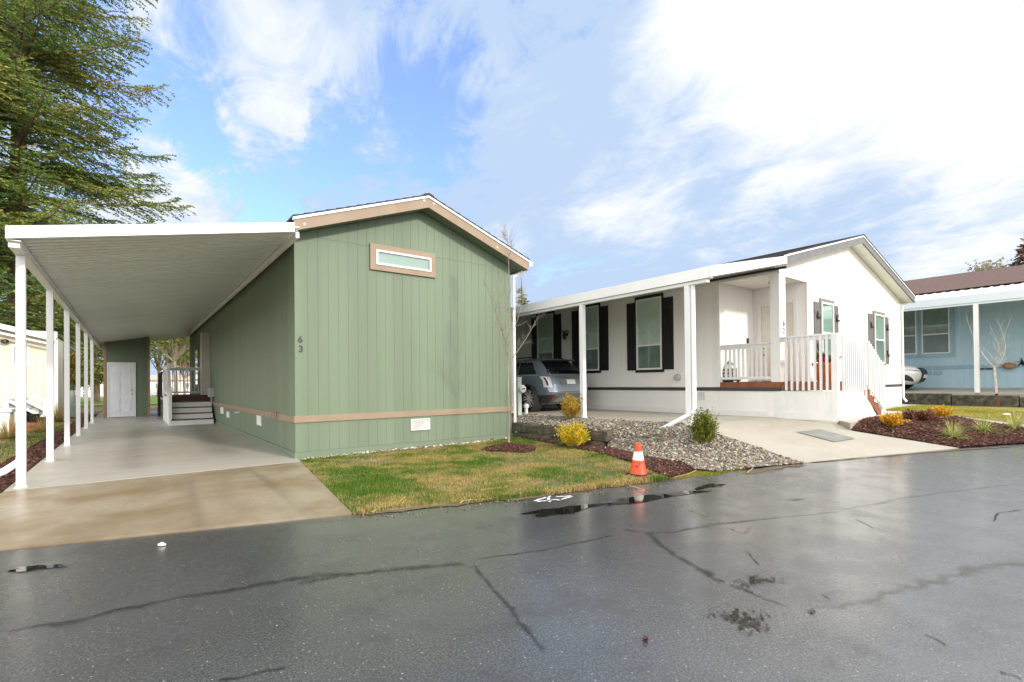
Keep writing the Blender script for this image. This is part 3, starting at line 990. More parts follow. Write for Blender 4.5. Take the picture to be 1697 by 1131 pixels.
# walkway block at the foot of the porch
bedback = [(11.5, 3.82), (12.6, 3.95), (14.0, 3.9), (15.2, 3.7), (15.6, 3.45), (15.3, 2.9), (14.6, 2.2), (14.13, 1.68), (13.5, .9)]
walk_poly = [(11.5, 3.82)] + [(x, y + .01) for x, y in bedback[1:]] + [(14.7, .3), (15.33, 1.82), (16.0, 2.8), (16.6, 3.8), (16.75, 4.5), (21.3, 4.9), (21.4, 5.7), (12.15, 5.7), (12.15, 4.27)]
walkf = tps([(11.5, 3.82, .57), (12.6, 3.95, .57), (14, 3.9, .57), (15.5, 3.6, .56), (15.3, 2.9, .53), (14.6, 2.2, .47), (14.1, 1.7, .42), (13.5, .9, .36), (14.7, .3, .37), (15.33, 1.8, .45), (16.0, 2.8, .51), (16.6, 3.8, .56), (16.75, 4.5, .575), (12.2, 5.5, .57), (14, 5, .57), (18, 5.2, .575), (21, 5.5, .575)], 3.5)
sheet('walkway', walk_poly, walkf, CONC_WHITE, step=.3, skirt=.2)
# bark bed right of the ramp
bed_poly = [(11.5, 3.80), (11.735, 3.0), (11.61, 2.19), (12.65, 1.52), (13.4, .95)] + [(x, y - .01) for x, y in bedback[::-1][1:]]
bedf = tps([(11.5, 3.8, .44), (11.73, 3.0, .31), (11.61, 2.19, .235), (12.65, 1.52, .29), (13.4, .95, .34), (14.1, 1.66, .44), (14.6, 2.2, .48), (15.3, 2.9, .54), (15.5, 3.5, .57), (14, 3.88, .585), (12.6, 3.93, .585), (12.3, 3.1, .43), (13.2, 2.6, .45), (13.3, 3.3, .53)], 3.2)
sheet('bark_bed', bed_poly, bedf, MULCHBASE, step=.22)
chips('bed_mulch', bed_poly, 12000, lambda A: bedf(A), .014, .038, 'red brown bark mulch in the planted bed right of the ramp')
# blue house lawn
bl_poly = [(16.62, 4.7), (16.5, 3.75), (15.9, 2.75), (15.2, 1.8), (14.9, .9), (15.6, -.4), (24.2, -7), (24.18, 6.8), (21.5, 6.8), (21.45, 4.85)]
blf = tps([(16.62, 4.7, .59), (16.5, 3.75, .57), (15.9, 2.75, .52), (15.2, 1.8, .46), (14.9, .9, .41), (24.2, 6.5, .42), (24.2, 3.5, .44), (24.2, 0, .42), (24.2, -7, .6), (19.5, 3, .56), (20, 5, .58), (15.6, -.4, .42)], 3)
sheet('side_lawn', bl_poly, blf, BLUELAWN, step=.6)
blades('side_grass', [p for p in bl_poly if p[1] > -1] + [(24.18, 6.8)][:0], 26000, lambda A: blf(A), .02, .05, .007, (.27, .29, .03), (.42, .34, .10), seed=12, label='bright yellow green grass before the blue house retaining wall')

# far land
sheet('far_lawn', [(-60, 52), (40, 52), (40, 92), (-60, 92)], zc(-.03), FARLAWN, step=8)
sheet('far_road', [(-80, 92.2), (60, 92.2), (60, 101), (-80, 101)], zc(-.02), mat('far_asphalt', (.25, .26, .28), .7), step=10)
# mulch along the left of the carport
lm_poly = [(-1.45, 8.6), (-1.45, 34), (-1.8, 34), (-1.95, 24), (-2.0, 14), (-2.0, 9.5), (-1.9, 7.4), (-1.6, 6.9)]
ll_poly = [(-1.9, 11), (-2.0, 14), (-1.95, 24), (-1.8, 34), (-2.6, 36), (-8, 36), (-9, 12), (-5, 9.5), (-2.4, 8.5)]
sheet('left_lawn', ll_poly, zc(-.012), LAWN, step=.8)
blades('left_grass', ll_poly, 42000, zc(-.012), .03, .09, .009, (.14, .19, .03), (.46, .33, .14), seed=15, label='yellowing grass between the carport and the cream house')
sheet('side_mulch', lm_poly, zc(.0), MULCHBASE, step=.5)
chips('side_bark_mulch', lm_poly, 8000, zc(.0), .014, .035, 'dark bark mulch strip along the left of the carport posts')

# ------------------------------------------------------------------ green house
GX, GX1, GY, GYB = 2.52, 7.82, 10.26, 32.6
gh = thing('green_house', 'green panel sided manufactured home with tan trim and one high strip window in its gable', 'house', (5.2, 20, 0))
RX, RZ, RS = 5.27, 5.39, .361                       # ridge x, underside of rake at the ridge, slope
gz = lambda x: RZ + .012 - RS * abs(x - RX)
mb = MB()
siding(mb, 'x', GY, -1, GX, GX1, .14, gz, breaks=(RX,), zsplit=(4.405,), start=GX + .24, sp=.2035, g=.006, dep=.005)
siding(mb, 'y', GX, -1, GY + .101, GYB, .14, lambda y: 4.36, start=GY + .25, sp=.2035, g=.007, dep=.005)
siding(mb, 'y', GX1, 1, GY + .101, GYB, .14, lambda y: 4.40, start=GY + .25, sp=.2035, g=.007, dep=.005)
mb.prism([(GX + .1, GYB, .1), (GX1 - .1, GYB, .1), (GX1 - .1, GYB, 4.39), (RX, GYB, 5.36), (GX + .1, GYB, 4.33)], (0, -.1, 0))
mb.build('wall', GREEN, gh)
mb = MB()
wbox(mb, 'x', GY, -1, GX - .02, GX1 + .02, -.05, .018, -.05, .137)
wbox(mb, 'y', GX, -1, GY + .06, GYB, -.05, .018, -.05, .137)
wbox(mb, 'y', GX1, 1, GY + .06, GYB, -.05, .018, -.05, .137)
mb.build('skirt_board', GREENTRIM, gh)
mb = MB()
wbox(mb, 'x', GY, -1, GX - .024, GX1 + .024, .001, .026, .715, .845)
wbox(mb, 'y', GX, -1, GY - .001, 23.3, .001, .024, .715, .845)
wbox(mb, 'y', GX1, 1, GY - .001, GYB, .001, .024, .715, .845)
mb.build('belt_trim', TAN, gh)
# roof
mb = MB()
YR0, YR1 = 9.86, GYB + .3
for s, xe in ((-1, 2.40), (1, 8.15)):
    ze = RZ + .265 - RS * abs(xe - RX); zrdg = RZ + .265
    # shingle courses as shallow steps
    n = 14
    for i in range(n):
        xa = xe + (RX - xe) * i / n; xb = xe + (RX - xe) * (i + 1) / n + s * -.0
        za = ze + (zrdg - ze) * i / n; zb = ze + (zrdg - ze) * (i + 1) / n
        mb.prism([(xa, YR0, za), (xb, YR0, zb), (xb, YR0, zb + .018), (xa, YR0, za + .034)], (0, YR1 - YR0, 0))
mb.prism([(RX - .12, YR0 - .002, zrdg - .02), (RX, YR0 - .002, zrdg + .015), (RX + .12, YR0 - .002, zrdg - .02), (RX + .12, YR0 - .002, zrdg + .01), (RX, YR0 - .002, zrdg + .05), (RX - .12, YR0 - .002, zrdg + .01)], (0, YR1 - YR0, 0))
rf = mb.build('roof', SHINGLE, gh)
mb = MB()
for xe in (2.43, 8.12):
    d = RS * abs(xe - RX)
    mb.prism([(xe, 9.89, RZ - d), (RX, 9.89, RZ), (RX, 9.89, RZ + .21), (xe, 9.89, RZ + .21 - d)], (0, .04, 0))
mb.build('rake_board', TAN, gh)
mb = MB()
for xe in (2.41, 8.14):
    d = RS * abs(xe - RX)
    mb.prism([(xe, 9.87, RZ + .212 - d), (RX, 9.87, RZ + .212), (RX, 9.87, RZ + .262), (xe, 9.87, RZ + .262 - d)], (0, .07, 0))
mb.build('drip_edge', WHITEMETAL, gh)
mb = MB()
for xe in (2.44, 8.11):
    d = RS * abs(xe - RX)
    mb.prism([(xe, 9.931, RZ + .02 - d), (RX, 9.931, RZ + .02), (RX, 9.931, RZ + .05), (xe, 9.931, RZ + .05 - d)], (0, GYB - 9.9, 0))
mb.build('soffit', GREENTRIM, gh)
mb = MB(); mb.box(2.40, 2.44, 9.935, GYB + .2, 4.25, 4.50); mb.build('fascia', TAN, gh)
mb = MB(); mb.box(8.10, 8.14, 9.935, GYB + .2, 4.36, 4.57); mb.build('fascia', TAN, gh)
for x, z in ((2.62, 4.52), (5.16, 5.52), (5.40, 5.50), (7.15, 4.79)):
    mb = MB(); mb.lathe([(.012, 0), (.022, .004), (.012, .008)], (x, 9.884, z), 8, 'y'); mb.build('nail_patch', WHITE, gh)
mb = MB(); mb.prism([(8.14, 9.87, 4.46), (8.26, 9.87, 4.48), (8.26, 9.87, 4.58), (8.14, 9.87, 4.585)], (0, GYB - 9.6, 0))
mb.build('gutter', WHITEMETAL, gh)
mb = MB()
mb.tube([(8.19, 10.0, 4.46), (8.10, 10.15, 4.34), (7.90, 10.22, 4.22), (7.885, 10.2, 4.10), (7.885, 10.2, .30), (7.89, 10.17, .20), (7.95, 10.02, .10), (8.06, 9.78, .045)], .038, 8)
mb.build('downspout', WHITEMETAL, gh, smooth=True)
SCREENB = mat('frosted_blind', (.30, .36, .34), .6, .12, 2, stretch=(.4, 1, 3))
wn = window(gh, 'x', GY, -1, 4.17, 5.49, 4.03, 4.35, WHITE, .045, TAN, None, SCREENB, fw=.04, trimw=(.13, .12, .12, .12), d=.06, slats=False, label='narrow horizontal window high in the gable')
mb = MB()
for q in ((4.96, 5.44, .40, .425), (4.96, 5.44, .635, .66), (4.96, 4.985, .425, .635), (5.415, 5.44, .425, .635), (5.19, 5.21, .425, .635)): mb.box(q[0], q[1], GY - .03, GY, q[2], q[3])
mb.box(4.985, 5.415, GY - .006, GY, .425, .635)
for k in range(8): mb.prism([(4.985, GY - .007, .43 + k * .026), (4.985, GY - .026, .425 + k * .026), (4.985, GY - .026, .428 + k * .026), (4.985, GY - .007, .446 + k * .026)], (.43, 0, 0))
mb.build('skirt_vent', mat('vent_white', (.62, .62, .60), .5), gh)
for d, x, z in (('6', 2.622, 2.292), ('3', 2.632, 2.104)):
    me = text_mesh(d, .178)
    me.transform(Matrix.Translation(Vector((x, GY - .012, z)) - LOC[gh]) @ Matrix.Rotation(PI / 2, 4, 'X'))
    link('house_number', me, mat('number_grey', (.05, .065, .045), .5), gh)
# side wall fittings
mb = MB(); mb.box(GX - .03, GX, 19.75, 20.4, .48, .70); mb.build('wall_cover', WHITE, gh)
mb = MB(); mb.box(GX - .03, GX, 18.45, 18.95, .41, .60); mb.build('wall_cover', WHITE, gh)
mb = MB(); mb.box(GX - .02, GX, 13.45, 13.95, .46, .70)
for k in range(7): mb.box(GX - .026, GX - .019, 13.5, 13.9, .485 + k * .028, .498 + k * .028)
mb.build('skirt_vent', WHITE, gh)
mb = MB(); mb.tube([(GX + .02, 16.6, .66), (GX - .14, 16.6, .655)], .03, 8); mb.build('drain_pipe', WHITE, gh, smooth=True)
mb = MB(); mb.tube([(GX, 11.7, .80), (GX - .09, 11.7, .80), (GX - .12, 11.7, .75)], .018, 8); mb.lathe([(.012, -.02), (.03, 0), (.012, .02)], (GX - .05, 11.7, .85), 8)
REDH = mat('red_handle', (.55, .04, .03), .4)
fc = mb.build('faucet', CHROME, gh, smooth=True)
for k in range(2): mb = MB(); mb.lathe([(.01, 0), (.035, .004), (.035, .012), (.01, .016)], (GX - .10 - .02 * k, 11.66 + k * .12, .82 - .03 * k), 10, 'x'); mb.build('valve_handle', REDH, fc)
mb = MB(); mb.box(GX - .16, GX, 22.25, 23.05, 1.02, 1.36); mb.build('meter_box', GREYPLASTIC, gh, bevel=.015)
mb = MB(); mb.tube([(GX - .06, 22.6, 1.02), (GX - .06, 22.6, .1)], .03, 8); mb.build('conduit', GREYPLASTIC, gh, smooth=True)
mb = MB(); mb.box(GX - .30, GX - .001, 23.5, 23.9, .15, 3.62); mb.build('wing_wall', mat('cream_panel', (.58, .53, .47), .55, .04), gh)
for a0, a1 in ((25.7, 26.7), (27.9, 29.2)):
    window(gh, 'y', GX, -1, a0, a1, 1.5, 3.2, WHITE, .05, TAN, 2.25, BLIND, SCREEN, slats=False, trimw=(.14, .14, .12, .14), label='side window beyond the porch steps')

# ------------------------------------------------------------------ green house carport
cp = thing('carport', 'white carport awning with ribbed ceiling on six square posts beside the green house', 'carport', (-1.3, 10, 0))
CS = (4.19 - 3.45) / (2.30 + 1.33)
cz = lambda x: 3.47 + CS * (x + 1.33)
mb = MB(); prof = []
y = 9.40
while y < 33.0:
    prof += [(y, 0), (y + .12, 0), (y + .135, .05), (y + .185, .05), (y + .2, 0)]; y += .2
b = len(mb.v)
for yy, dz in prof:
    mb.v += [(-1.30, yy, cz(-1.30) + dz), (2.40, yy, cz(2.40) + dz)]
for i in range(len(prof) - 1): mb.f.append([b + 2 * i, b + 2 * i + 1, b + 2 * i + 3, b + 2 * i + 2])
mb.prism([(-1.30, 9.4, cz(-1.3) + .06), (2.40, 9.4, cz(2.4) + .06), (2.40, 9.4, cz(2.4) + .075), (-1.3, 9.4, cz(-1.3) + .075)], (0, 23.6, 0))
mb.build('roof_panel', CEILMETAL, cp)
for yy in (9.36, 33.02):
    mb = MB(); mb.prism([(-1.345, yy, 3.452), (2.31, yy, 4.19), (2.31, yy, 4.355), (-1.345, yy, 3.622)], (0, .04, 0))
    mb.build('fascia', WHITEMETAL, cp)
mb = MB()
mb.prism([(-1.345, 9.402, 3.44), (-1.335, 9.402, 3.62), (-1.32, 9.402, 3.62), (-1.32, 9.402, 3.455), (-1.20, 9.402, 3.455), (-1.20, 9.402, 3.44)], (0, 23.6, 0))
mb.box(-1.33, -1.215, 9.45, 33, 3.36, 3.438)
mb.build('gutter_beam', WHITEMETAL, cp)
mb = MB(); mb.box(2.34, 2.398, 9.41, 33, 4.10, 4.20); mb.build('wall_rail', WHITEMETAL, cp)
for k in range(6):
    yy = 10.0 + 3.17 * k
    mb = MB(); mb.box(-1.325, -1.225, yy - .05, yy + .05, .02, 3.358); mb.box(-1.345, -1.205, yy - .07, yy + .07, .021, .03)
    mb.build('post', WHITEMETAL, cp)
mb = MB()
mb.tube([(-1.285, 10.10, 3.44), (-1.285, 10.10, 3.2), (-1.285, 10.10, .50), (-1.31, 10.08, .38), (-1.45, 9.98, .27), (-1.95, 9.66, .09)], .05, 8)
mb.build('downspout', WHITEMETAL, cp, smooth=True)

# ------------------------------------------------------------------ storage shed under the carport
SY = 29.6
sh = thing('storage_shed', 'narrow green storage shed with white panel door at the back of the carport', 'shed', (-.2, 31, 0))
mb = MB()
siding(mb, 'x', SY, -1, -1.04, .66, .02, lambda x: 3.44 + CS * (x + 1.33), sp=.2035, zsplit=(2.98,))
siding(mb, 'y', .66, 1, SY + .1, 33, .02, lambda y: 3.80)
siding(mb, 'y', -1.04, -1, SY + .1, 33, .02, lambda y: 3.46)
mb.build('wall', GREEN, sh)
mb = MB()
BRT = mat('brown_trim', (.33, .22, .14), .55)
for x0, x1 in ((-1.06, -.95), (.58, .68)): mb = MB(); mb.box(x0, x1, SY - .02, SY + .08, .021, 3.45 if x0 < 0 else 3.80); mb.build('corner_trim', BRT, sh)
mb = MB(); mb.box(-.93, -.87, SY - .03, SY, .03, 2.60); mb.box(.07, .13, SY - .03, SY, .03, 2.60); mb.box(-.87, .07, SY - .03, SY, 2.52, 2.60)
mb.build('door_frame', WHITE, sh)
mb = MB(); mb.box(-.865, .065, SY - .015, SY, .05, 2.515)
for px0 in (-.75, -.32):
    for z0, z1 in ((.25, .95), (1.1, 1.85), (2.0, 2.35)):
        mb.box(px0, px0 + .3, SY - .024, SY - .0152, z0, z1)
        mb.box(px0 + .04, px0 + .26, SY - .028, SY - .0245, z0 + .05, z1 - .05)
dr = mb.build('door', mat('shed_door', (.78, .80, .84), .4, .03), sh, bevel=.006)
for z in (1.12, 1.32): mb = MB(); mb.lathe([(.03, 0), (.03, -.01), (.012, -.02), (.012, -.05), (.032, -.06), (.028, -.085), (.01, -.09)], (-.03, SY - .015, z), 12, 'y'); mb.build('door_knob', CHROME, dr, smooth=True)

# ------------------------------------------------------------------ porch steps under the carport
ps = thing('porch_steps', 'white riser porch steps with dark red treads and white baluster railing under the carport', 'steps', (1.8, 22, 0.022))
PX0, PX1 = 1.12, 2.44
for k in range(4):
    mb = MB(); mb.box(PX0, PX1, 21.80 + .27 * k, 21.83 + .27 * k, .025 + .212 * k, .025 + .212 * (k + 1) - .032)
    mb.build('riser', WHITE, ps)
    mb = MB(); mb.box(PX0, PX1, 21.77 + .27 * k, 22.06 + .27 * k, .237 + .212 * k - .03, .237 + .212 * k)
    mb.build('tread', DARKRED, ps)
mb = MB(); mb.box(PX0, PX1, 22.88, 22.91, .875, 1.058)
mb.box(PX0 - .02, PX1, 22.86, 26.0, 1.06, 1.10)
mb.build('deck', DARKRED, ps)
mb = MB(); mb.prism([(1.06, 21.8, .024), (1.06, 22.9, .024), (1.06, 26, .024), (1.06, 26, 1.055), (1.06, 22.85, 1.055), (1.06, 21.8, .22)], (.055, 0, 0))
mb.build('stringer', WHITE, ps)


def rail(mb_rail, mb_bal, p, q, h0, h1, gap=.115, bw=.035, bot=True):
    """railing between p and q (deck-level points): top rail at h1, balusters from h0"""
    p = Vector(p); q = Vector(q); U = Vector((0, 0, 1))
    mb_rail.beam(p + U * (h1 - .02), q + U * (h1 - .02), .09, .04)
    mb_rail.beam(p + U * (h1 - .085), q + U * (h1 - .085), .04, .085)
    if bot: mb2_ = MB(); mb2_.beam(p + U * h0, q + U * h0, .04, .07); mb2_.build('bottom_rail', WHITE, ps)
    n = max(1, int((q - p).length / gap))
    for i in range(1, n):
        c = p.lerp(q, i / n)
        mb_bal.append(c)


PB = []
L0 = []
mr = MB(); rail(mr, L0, (1.09, 22.95, 1.10), (1.09, 25.9, 1.10), .09, 1.17); mr.build('top_rail', WHITE, ps)
mr = MB(); rail(mr, L0, (1.12, 25.9, 1.10), (2.44, 25.9, 1.10), .09, 1.17, .13); mr.build('top_rail', WHITE, ps)
mr = MB(); rail(mr, L0, (1.09, 21.9, .24), (1.09, 22.95, 1.07), .12, 1.12, .16)
mr.build('top_rail', WHITE, ps)
for c in L0:
    mb = MB(); mb.box(c.x - .017, c.x + .017, c.y - .017, c.y + .017, c.z + .1, c.z + 1.05); mb.build('baluster', WHITE, ps)
for x, y, z0, z1 in ((1.09, 21.86, .024, 1.42), (1.09, 22.95, .024, 2.34), (1.09, 25.9, .024, 2.34)):
    mb = MB(); mb.box(x - .05, x + .05, y - .05, y + .05, z0, z1); mb.build('newel_post', WHITE, ps)

STEPM = mat('weathered_step', (.33, .32, .31), .6)
rs = thing('back_steps', 'shaded back flight of steps with dark railing behind the white porch steps', 'steps', (1.4, 30, 0.022))
for k in range(4):
    mb = MB(); mb.box(1.05, 1.9, 29.9 - .27 * k, 29.93 - .27 * k, .025 + .2 * k, .2 * (k + 1)); mb.box(1.05, 1.9, 29.65 - .27 * k, 29.95 - .27 * k, .2 * (k + 1), .2 * (k + 1) + .03)
    mb.build('step', STEPM, rs)
mb = MB(); mb.box(1.05, 2.45, 26.01, 28.9, .9, .98); mb.build('deck', STEPM, rs)
mb = MB()
for y, z1 in ((28.9, 2.1), (29.95, 1.35)): mb.box(.98, 1.07, y - .045, y + .045, .025, z1)
mb.beam((1.02, 28.9, 2.05), (1.02, 29.95, 1.3), .06, .08); mb.beam((1.02, 26.1, 2.05), (1.02, 28.9, 2.05), .06, .08)
for i in range(1, 20): mb.box(1.005, 1.035, 26.1 + i * .14, 26.13 + i * .14, .98, 2.05)
mb.build('railing', BLACK, rs)

# ------------------------------------------------------------------ white house
WX, WX1, WY, WYB = 12.1, 21.36, 5.55, 24.0
RXX, RYB = 13.87, 6.95                                # recessed porch: door wall x, back wall y
wh = thing('white_house', 'white manufactured home with black window shutters on its side and a recessed front porch', 'house', (16.7, 14, .57))
WRX, WRZ, WRS = 16.83, 5.40, .262                     # ridge
wz = lambda x: WRZ + .012 - WRS * abs(x - WRX)
mb = MB()
siding(mb, 'x', WY, -1, RXX, WX1, .58, wz, breaks=(WRX,), zsplit=(4.12,), g=.005, dep=.004, start=RXX + .2)
siding(mb, 'x', WY, -1, WX, RXX - .001, 4.10, wz, g=.005, dep=.004)
siding(mb, 'y', WX, -1, RYB, WYB, 1.285, lambda y: 4.14, g=.005, dep=.004)
siding(mb, 'y', WX, -1, WY + .105, RYB - .001, 4.04, lambda y: 4.14, g=.005, dep=.004)
siding(mb, 'y', WX, -1, WY + .002, WYB, .50, lambda y: 1.19, g=.005, dep=.004)
siding(mb, 'y', RXX, -1, WY + .105, RYB, 1.42, lambda y: 4.035, g=.005, dep=.004)
siding(mb, 'x', RYB, -1, WX + .105, RXX - .001, 1.42, lambda x: 4.035, g=.005, dep=.004)
siding(mb, 'y', WX1, 1, WY + .105, WYB, .5, lambda y: 4.14, g=.005, dep=.004)
mb.prism([(WX + .1, WYB, .5), (WX1 - .1, WYB, .5), (WX1 - .1, WYB, 4.1), (WRX, WYB, 5.3), (WX + .1, WYB, 4.1)], (0, -.1, 0))
mb.box(WX + .11, RXX - .01, WY + .11, RYB - .01, 4.0, 4.03); mb.box(WX + .002, RXX - .002, WY + .003, WY + .109, 3.985, 4.099); mb.box(WX + .003, WX + .109, WY + .11, RYB - .002, 3.985, 4.039)
mb.build('wall', WHITESIDING, wh)
mb = MB()
wbox(mb, 'y', WX, -1, 5.435, WYB, -.02, .022, 1.192, 1.275)
wbox(mb, 'x', WY, -1, RXX + .02, WX1 + .02, .001, .022, 1.192, 1.275)
mb.build('belt_trim', mat('charcoal_trim', (.06, .06, .062), .5), wh)
mb = MB(); wbox(mb, 'y', WX, -1, 5.7, WYB, .001, .02, .48, .70); mb.build('skirt_board', WHITE, wh)
mb = MB(); mb.box(RXX - .03, RXX + .09, WY - .022, WY, 1.42, 4.10); mb.build('corner_trim', WHITE, wh)
mb = MB(); mb.box(WX1 - .1, WX1 + .022, WY - .022, WY, .58, 4.12); mb.build('corner_trim', WHITE, wh)
mb = MB(); mb.box(WX - .022, WX - .001, RYB - .01, RYB + .10, 1.29, 4.13); mb.build('corner_trim', WHITE, wh)
# roof
mb = MB(); YW0, YW1 = 5.17, WYB + .3
for s, xe in ((-1, 11.93), (1, 21.76)):
    ze = WRZ + .222 - WRS * abs(xe - WRX); zrdg = WRZ + .222; n = 22
    for i in range(n):
        xa = xe + (WRX - xe) * i / n; xb = xe + (WRX - xe) * (i + 1) / n
        za = ze + (zrdg - ze) * i / n; zb = ze + (zrdg - ze) * (i + 1) / n
        mb.prism([(xa, YW0, za), (xb, YW0, zb), (xb, YW0, zb + .018), (xa, YW0, za + .034)], (0, YW1 - YW0, 0))
mb.prism([(WRX - .12, YW0, zrdg - .02), (WRX, YW0, zrdg + .012), (WRX + .12, YW0, zrdg - .02), (WRX + .12, YW0, zrdg), (WRX, YW0, zrdg + .034), (WRX - .12, YW0, zrdg)], (0, YW1 - YW0, 0))
mb.build('roof', SHINGLE, wh)
mb = MB()
for xe in (11.95, 21.74):
    d = WRS * abs(xe - WRX)
    mb.prism([(xe, 5.2, WRZ - d), (WRX, 5.2, WRZ), (WRX, 5.2, WRZ + .175), (xe, 5.2, WRZ + .175 - d)], (0, .04, 0))
mb.build('rake_board', mat('grey_rake', (.17, .17, .17), .55), wh)
mb = MB()
for xe in (11.94, 21.75):
    d = WRS * abs(xe - WRX)
    mb.prism([(xe, 5.18, WRZ + .177 - d), (WRX, 5.18, WRZ + .177), (WRX, 5.18, WRZ + .22), (xe, 5.18, WRZ + .22 - d)], (0, .07, 0))
mb.build('drip_edge', WHITEMETAL, wh)
mb = MB()
for xe in (11.96, 21.73):
    d = WRS * abs(xe - WRX)
    mb.prism([(xe, 5.241, WRZ + .02 - d), (WRX, 5.241, WRZ + .02), (WRX, 5.241, WRZ + .05), (xe, 5.241, WRZ + .05 - d)], (0, WYB - 5, 0))
mb.build('soffit', WHITESIDING, wh)
mb = MB(); mb.box(21.70, 21.74, 5.242, WYB, 4.12, 4.32); mb.build('fascia', WHITEMETAL, wh)
mb = MB(); mb.box(21.745, 21.86, 5.2, WYB, 4.26, 4.37); mb.build('gutter', WHITEMETAL, wh)
mb = MB(); mb.box(11.95, 11.99, 5.242, WYB, 4.12, 4.32); mb.build('fascia', WHITEMETAL, wh)
mb = MB(); mb.tube([(21.80, 5.32, 4.26), (21.66, 5.45, 4.10), (21.46, 5.50, 3.98), (21.45, 5.50, 3.8), (21.45, 5.50, .8), (21.47, 5.42, .66)], .04, 8)
mb.build('downspout', WHITEMETAL, wh, smooth=True)


def shutter(ax, plane, out, a0, a1, z0, z1, m, hooks=()):
    mb = MB(); n = 3; wd = (a1 - a0) / n
    for i in range(n): wbox(mb, ax, plane, out, a0 + i * wd + .004, a0 + (i + 1) * wd - .004, .001, .030, z0, z1)
    wbox(mb, ax, plane, out, a0 + .002, a1 - .002, .0005, .02, z0 + .002, z1 - .002)
    for z in (z0 + .22, z1 - .32): wbox(mb, ax, plane, out, a0 + .01, a1 - .01, .0302, .045, z, z + .1)
    s = mb.build('shutter', m, wh)
    for a, z, sg in hooks:
        mb = MB(); wbox(mb, ax, plane, out, a - .03, a + .03, .046, .06, z, z + .14); wbox(mb, ax, plane, out, a - .03, a + .14 * sg, .046, .075, z - .05, z)
        mb.build('hinge', BLACK, s)


SHUT = mat('black_shutter', (.013, .013, .016), .55, .25, 8, .2, 60, stretch=(4, 4, .2))
SHUTG = mat('grey_shutter', (.15, .142, .135), .55, .12, 8, .15, 60, stretch=(4, 4, .2))
for (y0, y1, z0, z1, ls, rs_, mid) in ((8.69, 9.59, 1.80, 3.90, (9.64, 9.96), (8.32, 8.64), 2.52), (11.10, 12.0, 1.83, 3.96, (12.05, 12.36), (10.72, 11.05), 2.55), (13.30, 14.2, 1.84, 3.95, (14.25, 14.55), (12.91, 13.25), 2.56)):
    window(wh, 'y', WX, -1, y0, y1, z0, z1, WHITE, .04, BLACK, mid, BLIND, SCREEN, slats=False, trimw=(.05, .05, .08, .09), d=.05)
    for a, b in (ls, rs_): shutter('y', WX, -1, a, b, z0 - .01, z1 - .06, SHUT)
for (x0, x1, z0, z1, ls, rs_, mid) in ((14.69, 15.48, 1.98, 3.55, (14.26, 14.60), (15.57, 15.86), 2.72), (18.74, 19.65, 1.96, 3.54, (18.26, 18.64), (19.76, 20.12), 2.72)):
    window(wh, 'x', WY, -1, x0, x1, z0, z1, WHITE, .04, GREYTRIM, mid, GREENBLIND, SCREEN, slats=x0 < 16, trimw=(.07, .07, .08, .09), d=.05)
    shutter('x', WY, -1, *ls, z0, z1 - .03, SHUTG, hooks=((ls[0] + .15, z1 - .42, 1), (ls[0] + .15, z0 + .3, 1)))
    shutter('x', WY, -1, *rs_, z0, z1 - .03, SHUTG, hooks=((rs_[0] + .12, z1 - .42, 1),) + (((rs_[0] + .12, z0 + .3, 1),) if x0 > 16 else ()))
# entrance door in the recess (faces the camera side)
mb = MB()
for y0, y1, z0, z1 in ((5.78, 5.87, 1.415, 3.50), (6.72, 6.81, 1.415, 3.50), (5.78, 6.81, 3.501, 3.59)): mb.box(RXX - .03, RXX, y0, y1, z0, z1)
mb.build('door_frame', WHITE, wh)
mb = MB(); mb.box(RXX - .012, RXX, 5.875, 6.715, 1.43, 3.495)
for y0 in (5.98, 6.34):
    for z0, z1 in ((1.62, 2.2), (2.35, 2.95), (3.08, 3.35)): mb.box(RXX - .02, RXX - .0122, y0, y0 + .28, z0, z1)
dr = mb.build('door', mat('front_door', (.70, .66, .58), .45, .04), wh, bevel=.005)
for z in (2.15, 2.35): mb = MB(); mb.lathe([(.03, 0), (.03, -.015), (.012, -.02), (.012, -.05), (.03, -.06), (.01, -.085)], (RXX - .012, 6.62, z), 10, 'x'); mb.build('door_knob', DARKMETAL, dr, smooth=True)
mb = MB(); mb.box(13.48, 13.56, RYB - .03, RYB, 2.44, 2.62); mb.build('doorbell', DARKMETAL, wh, bevel=.008)
mb = MB(); mb.lathe([(.06, 0), (.06, -.03), (.05, -.05), (.085, -.16), (.08, -.17), (.01, -.17)], (12.5, 5.78, 4.0), 12); mb.build('porch_lamp', DARKMETAL, wh, smooth=True)
# porch column with the house number
mb = MB(); mb.box(12.105, 12.42, 5.44, 5.66, 1.41, 4.095); mb.box(12.09, 12.435, 5.425, 5.675, 3.98, 4.03)
colm = mb.build('porch_column', WHITE, wh)
NUMG = mat('pale_number', (.20, .20, .20), .5)
for d, z in (('6', 2.74), ('2', 2.56)):
    me = text_mesh(d, .20)
    me.transform(Matrix.Translation(Vector((12.30, 5.434, z)) - LOC[wh]) @ Matrix.Rotation(PI / 2, 4, 'X'))
    link('house_number', me, NUMG, colm)
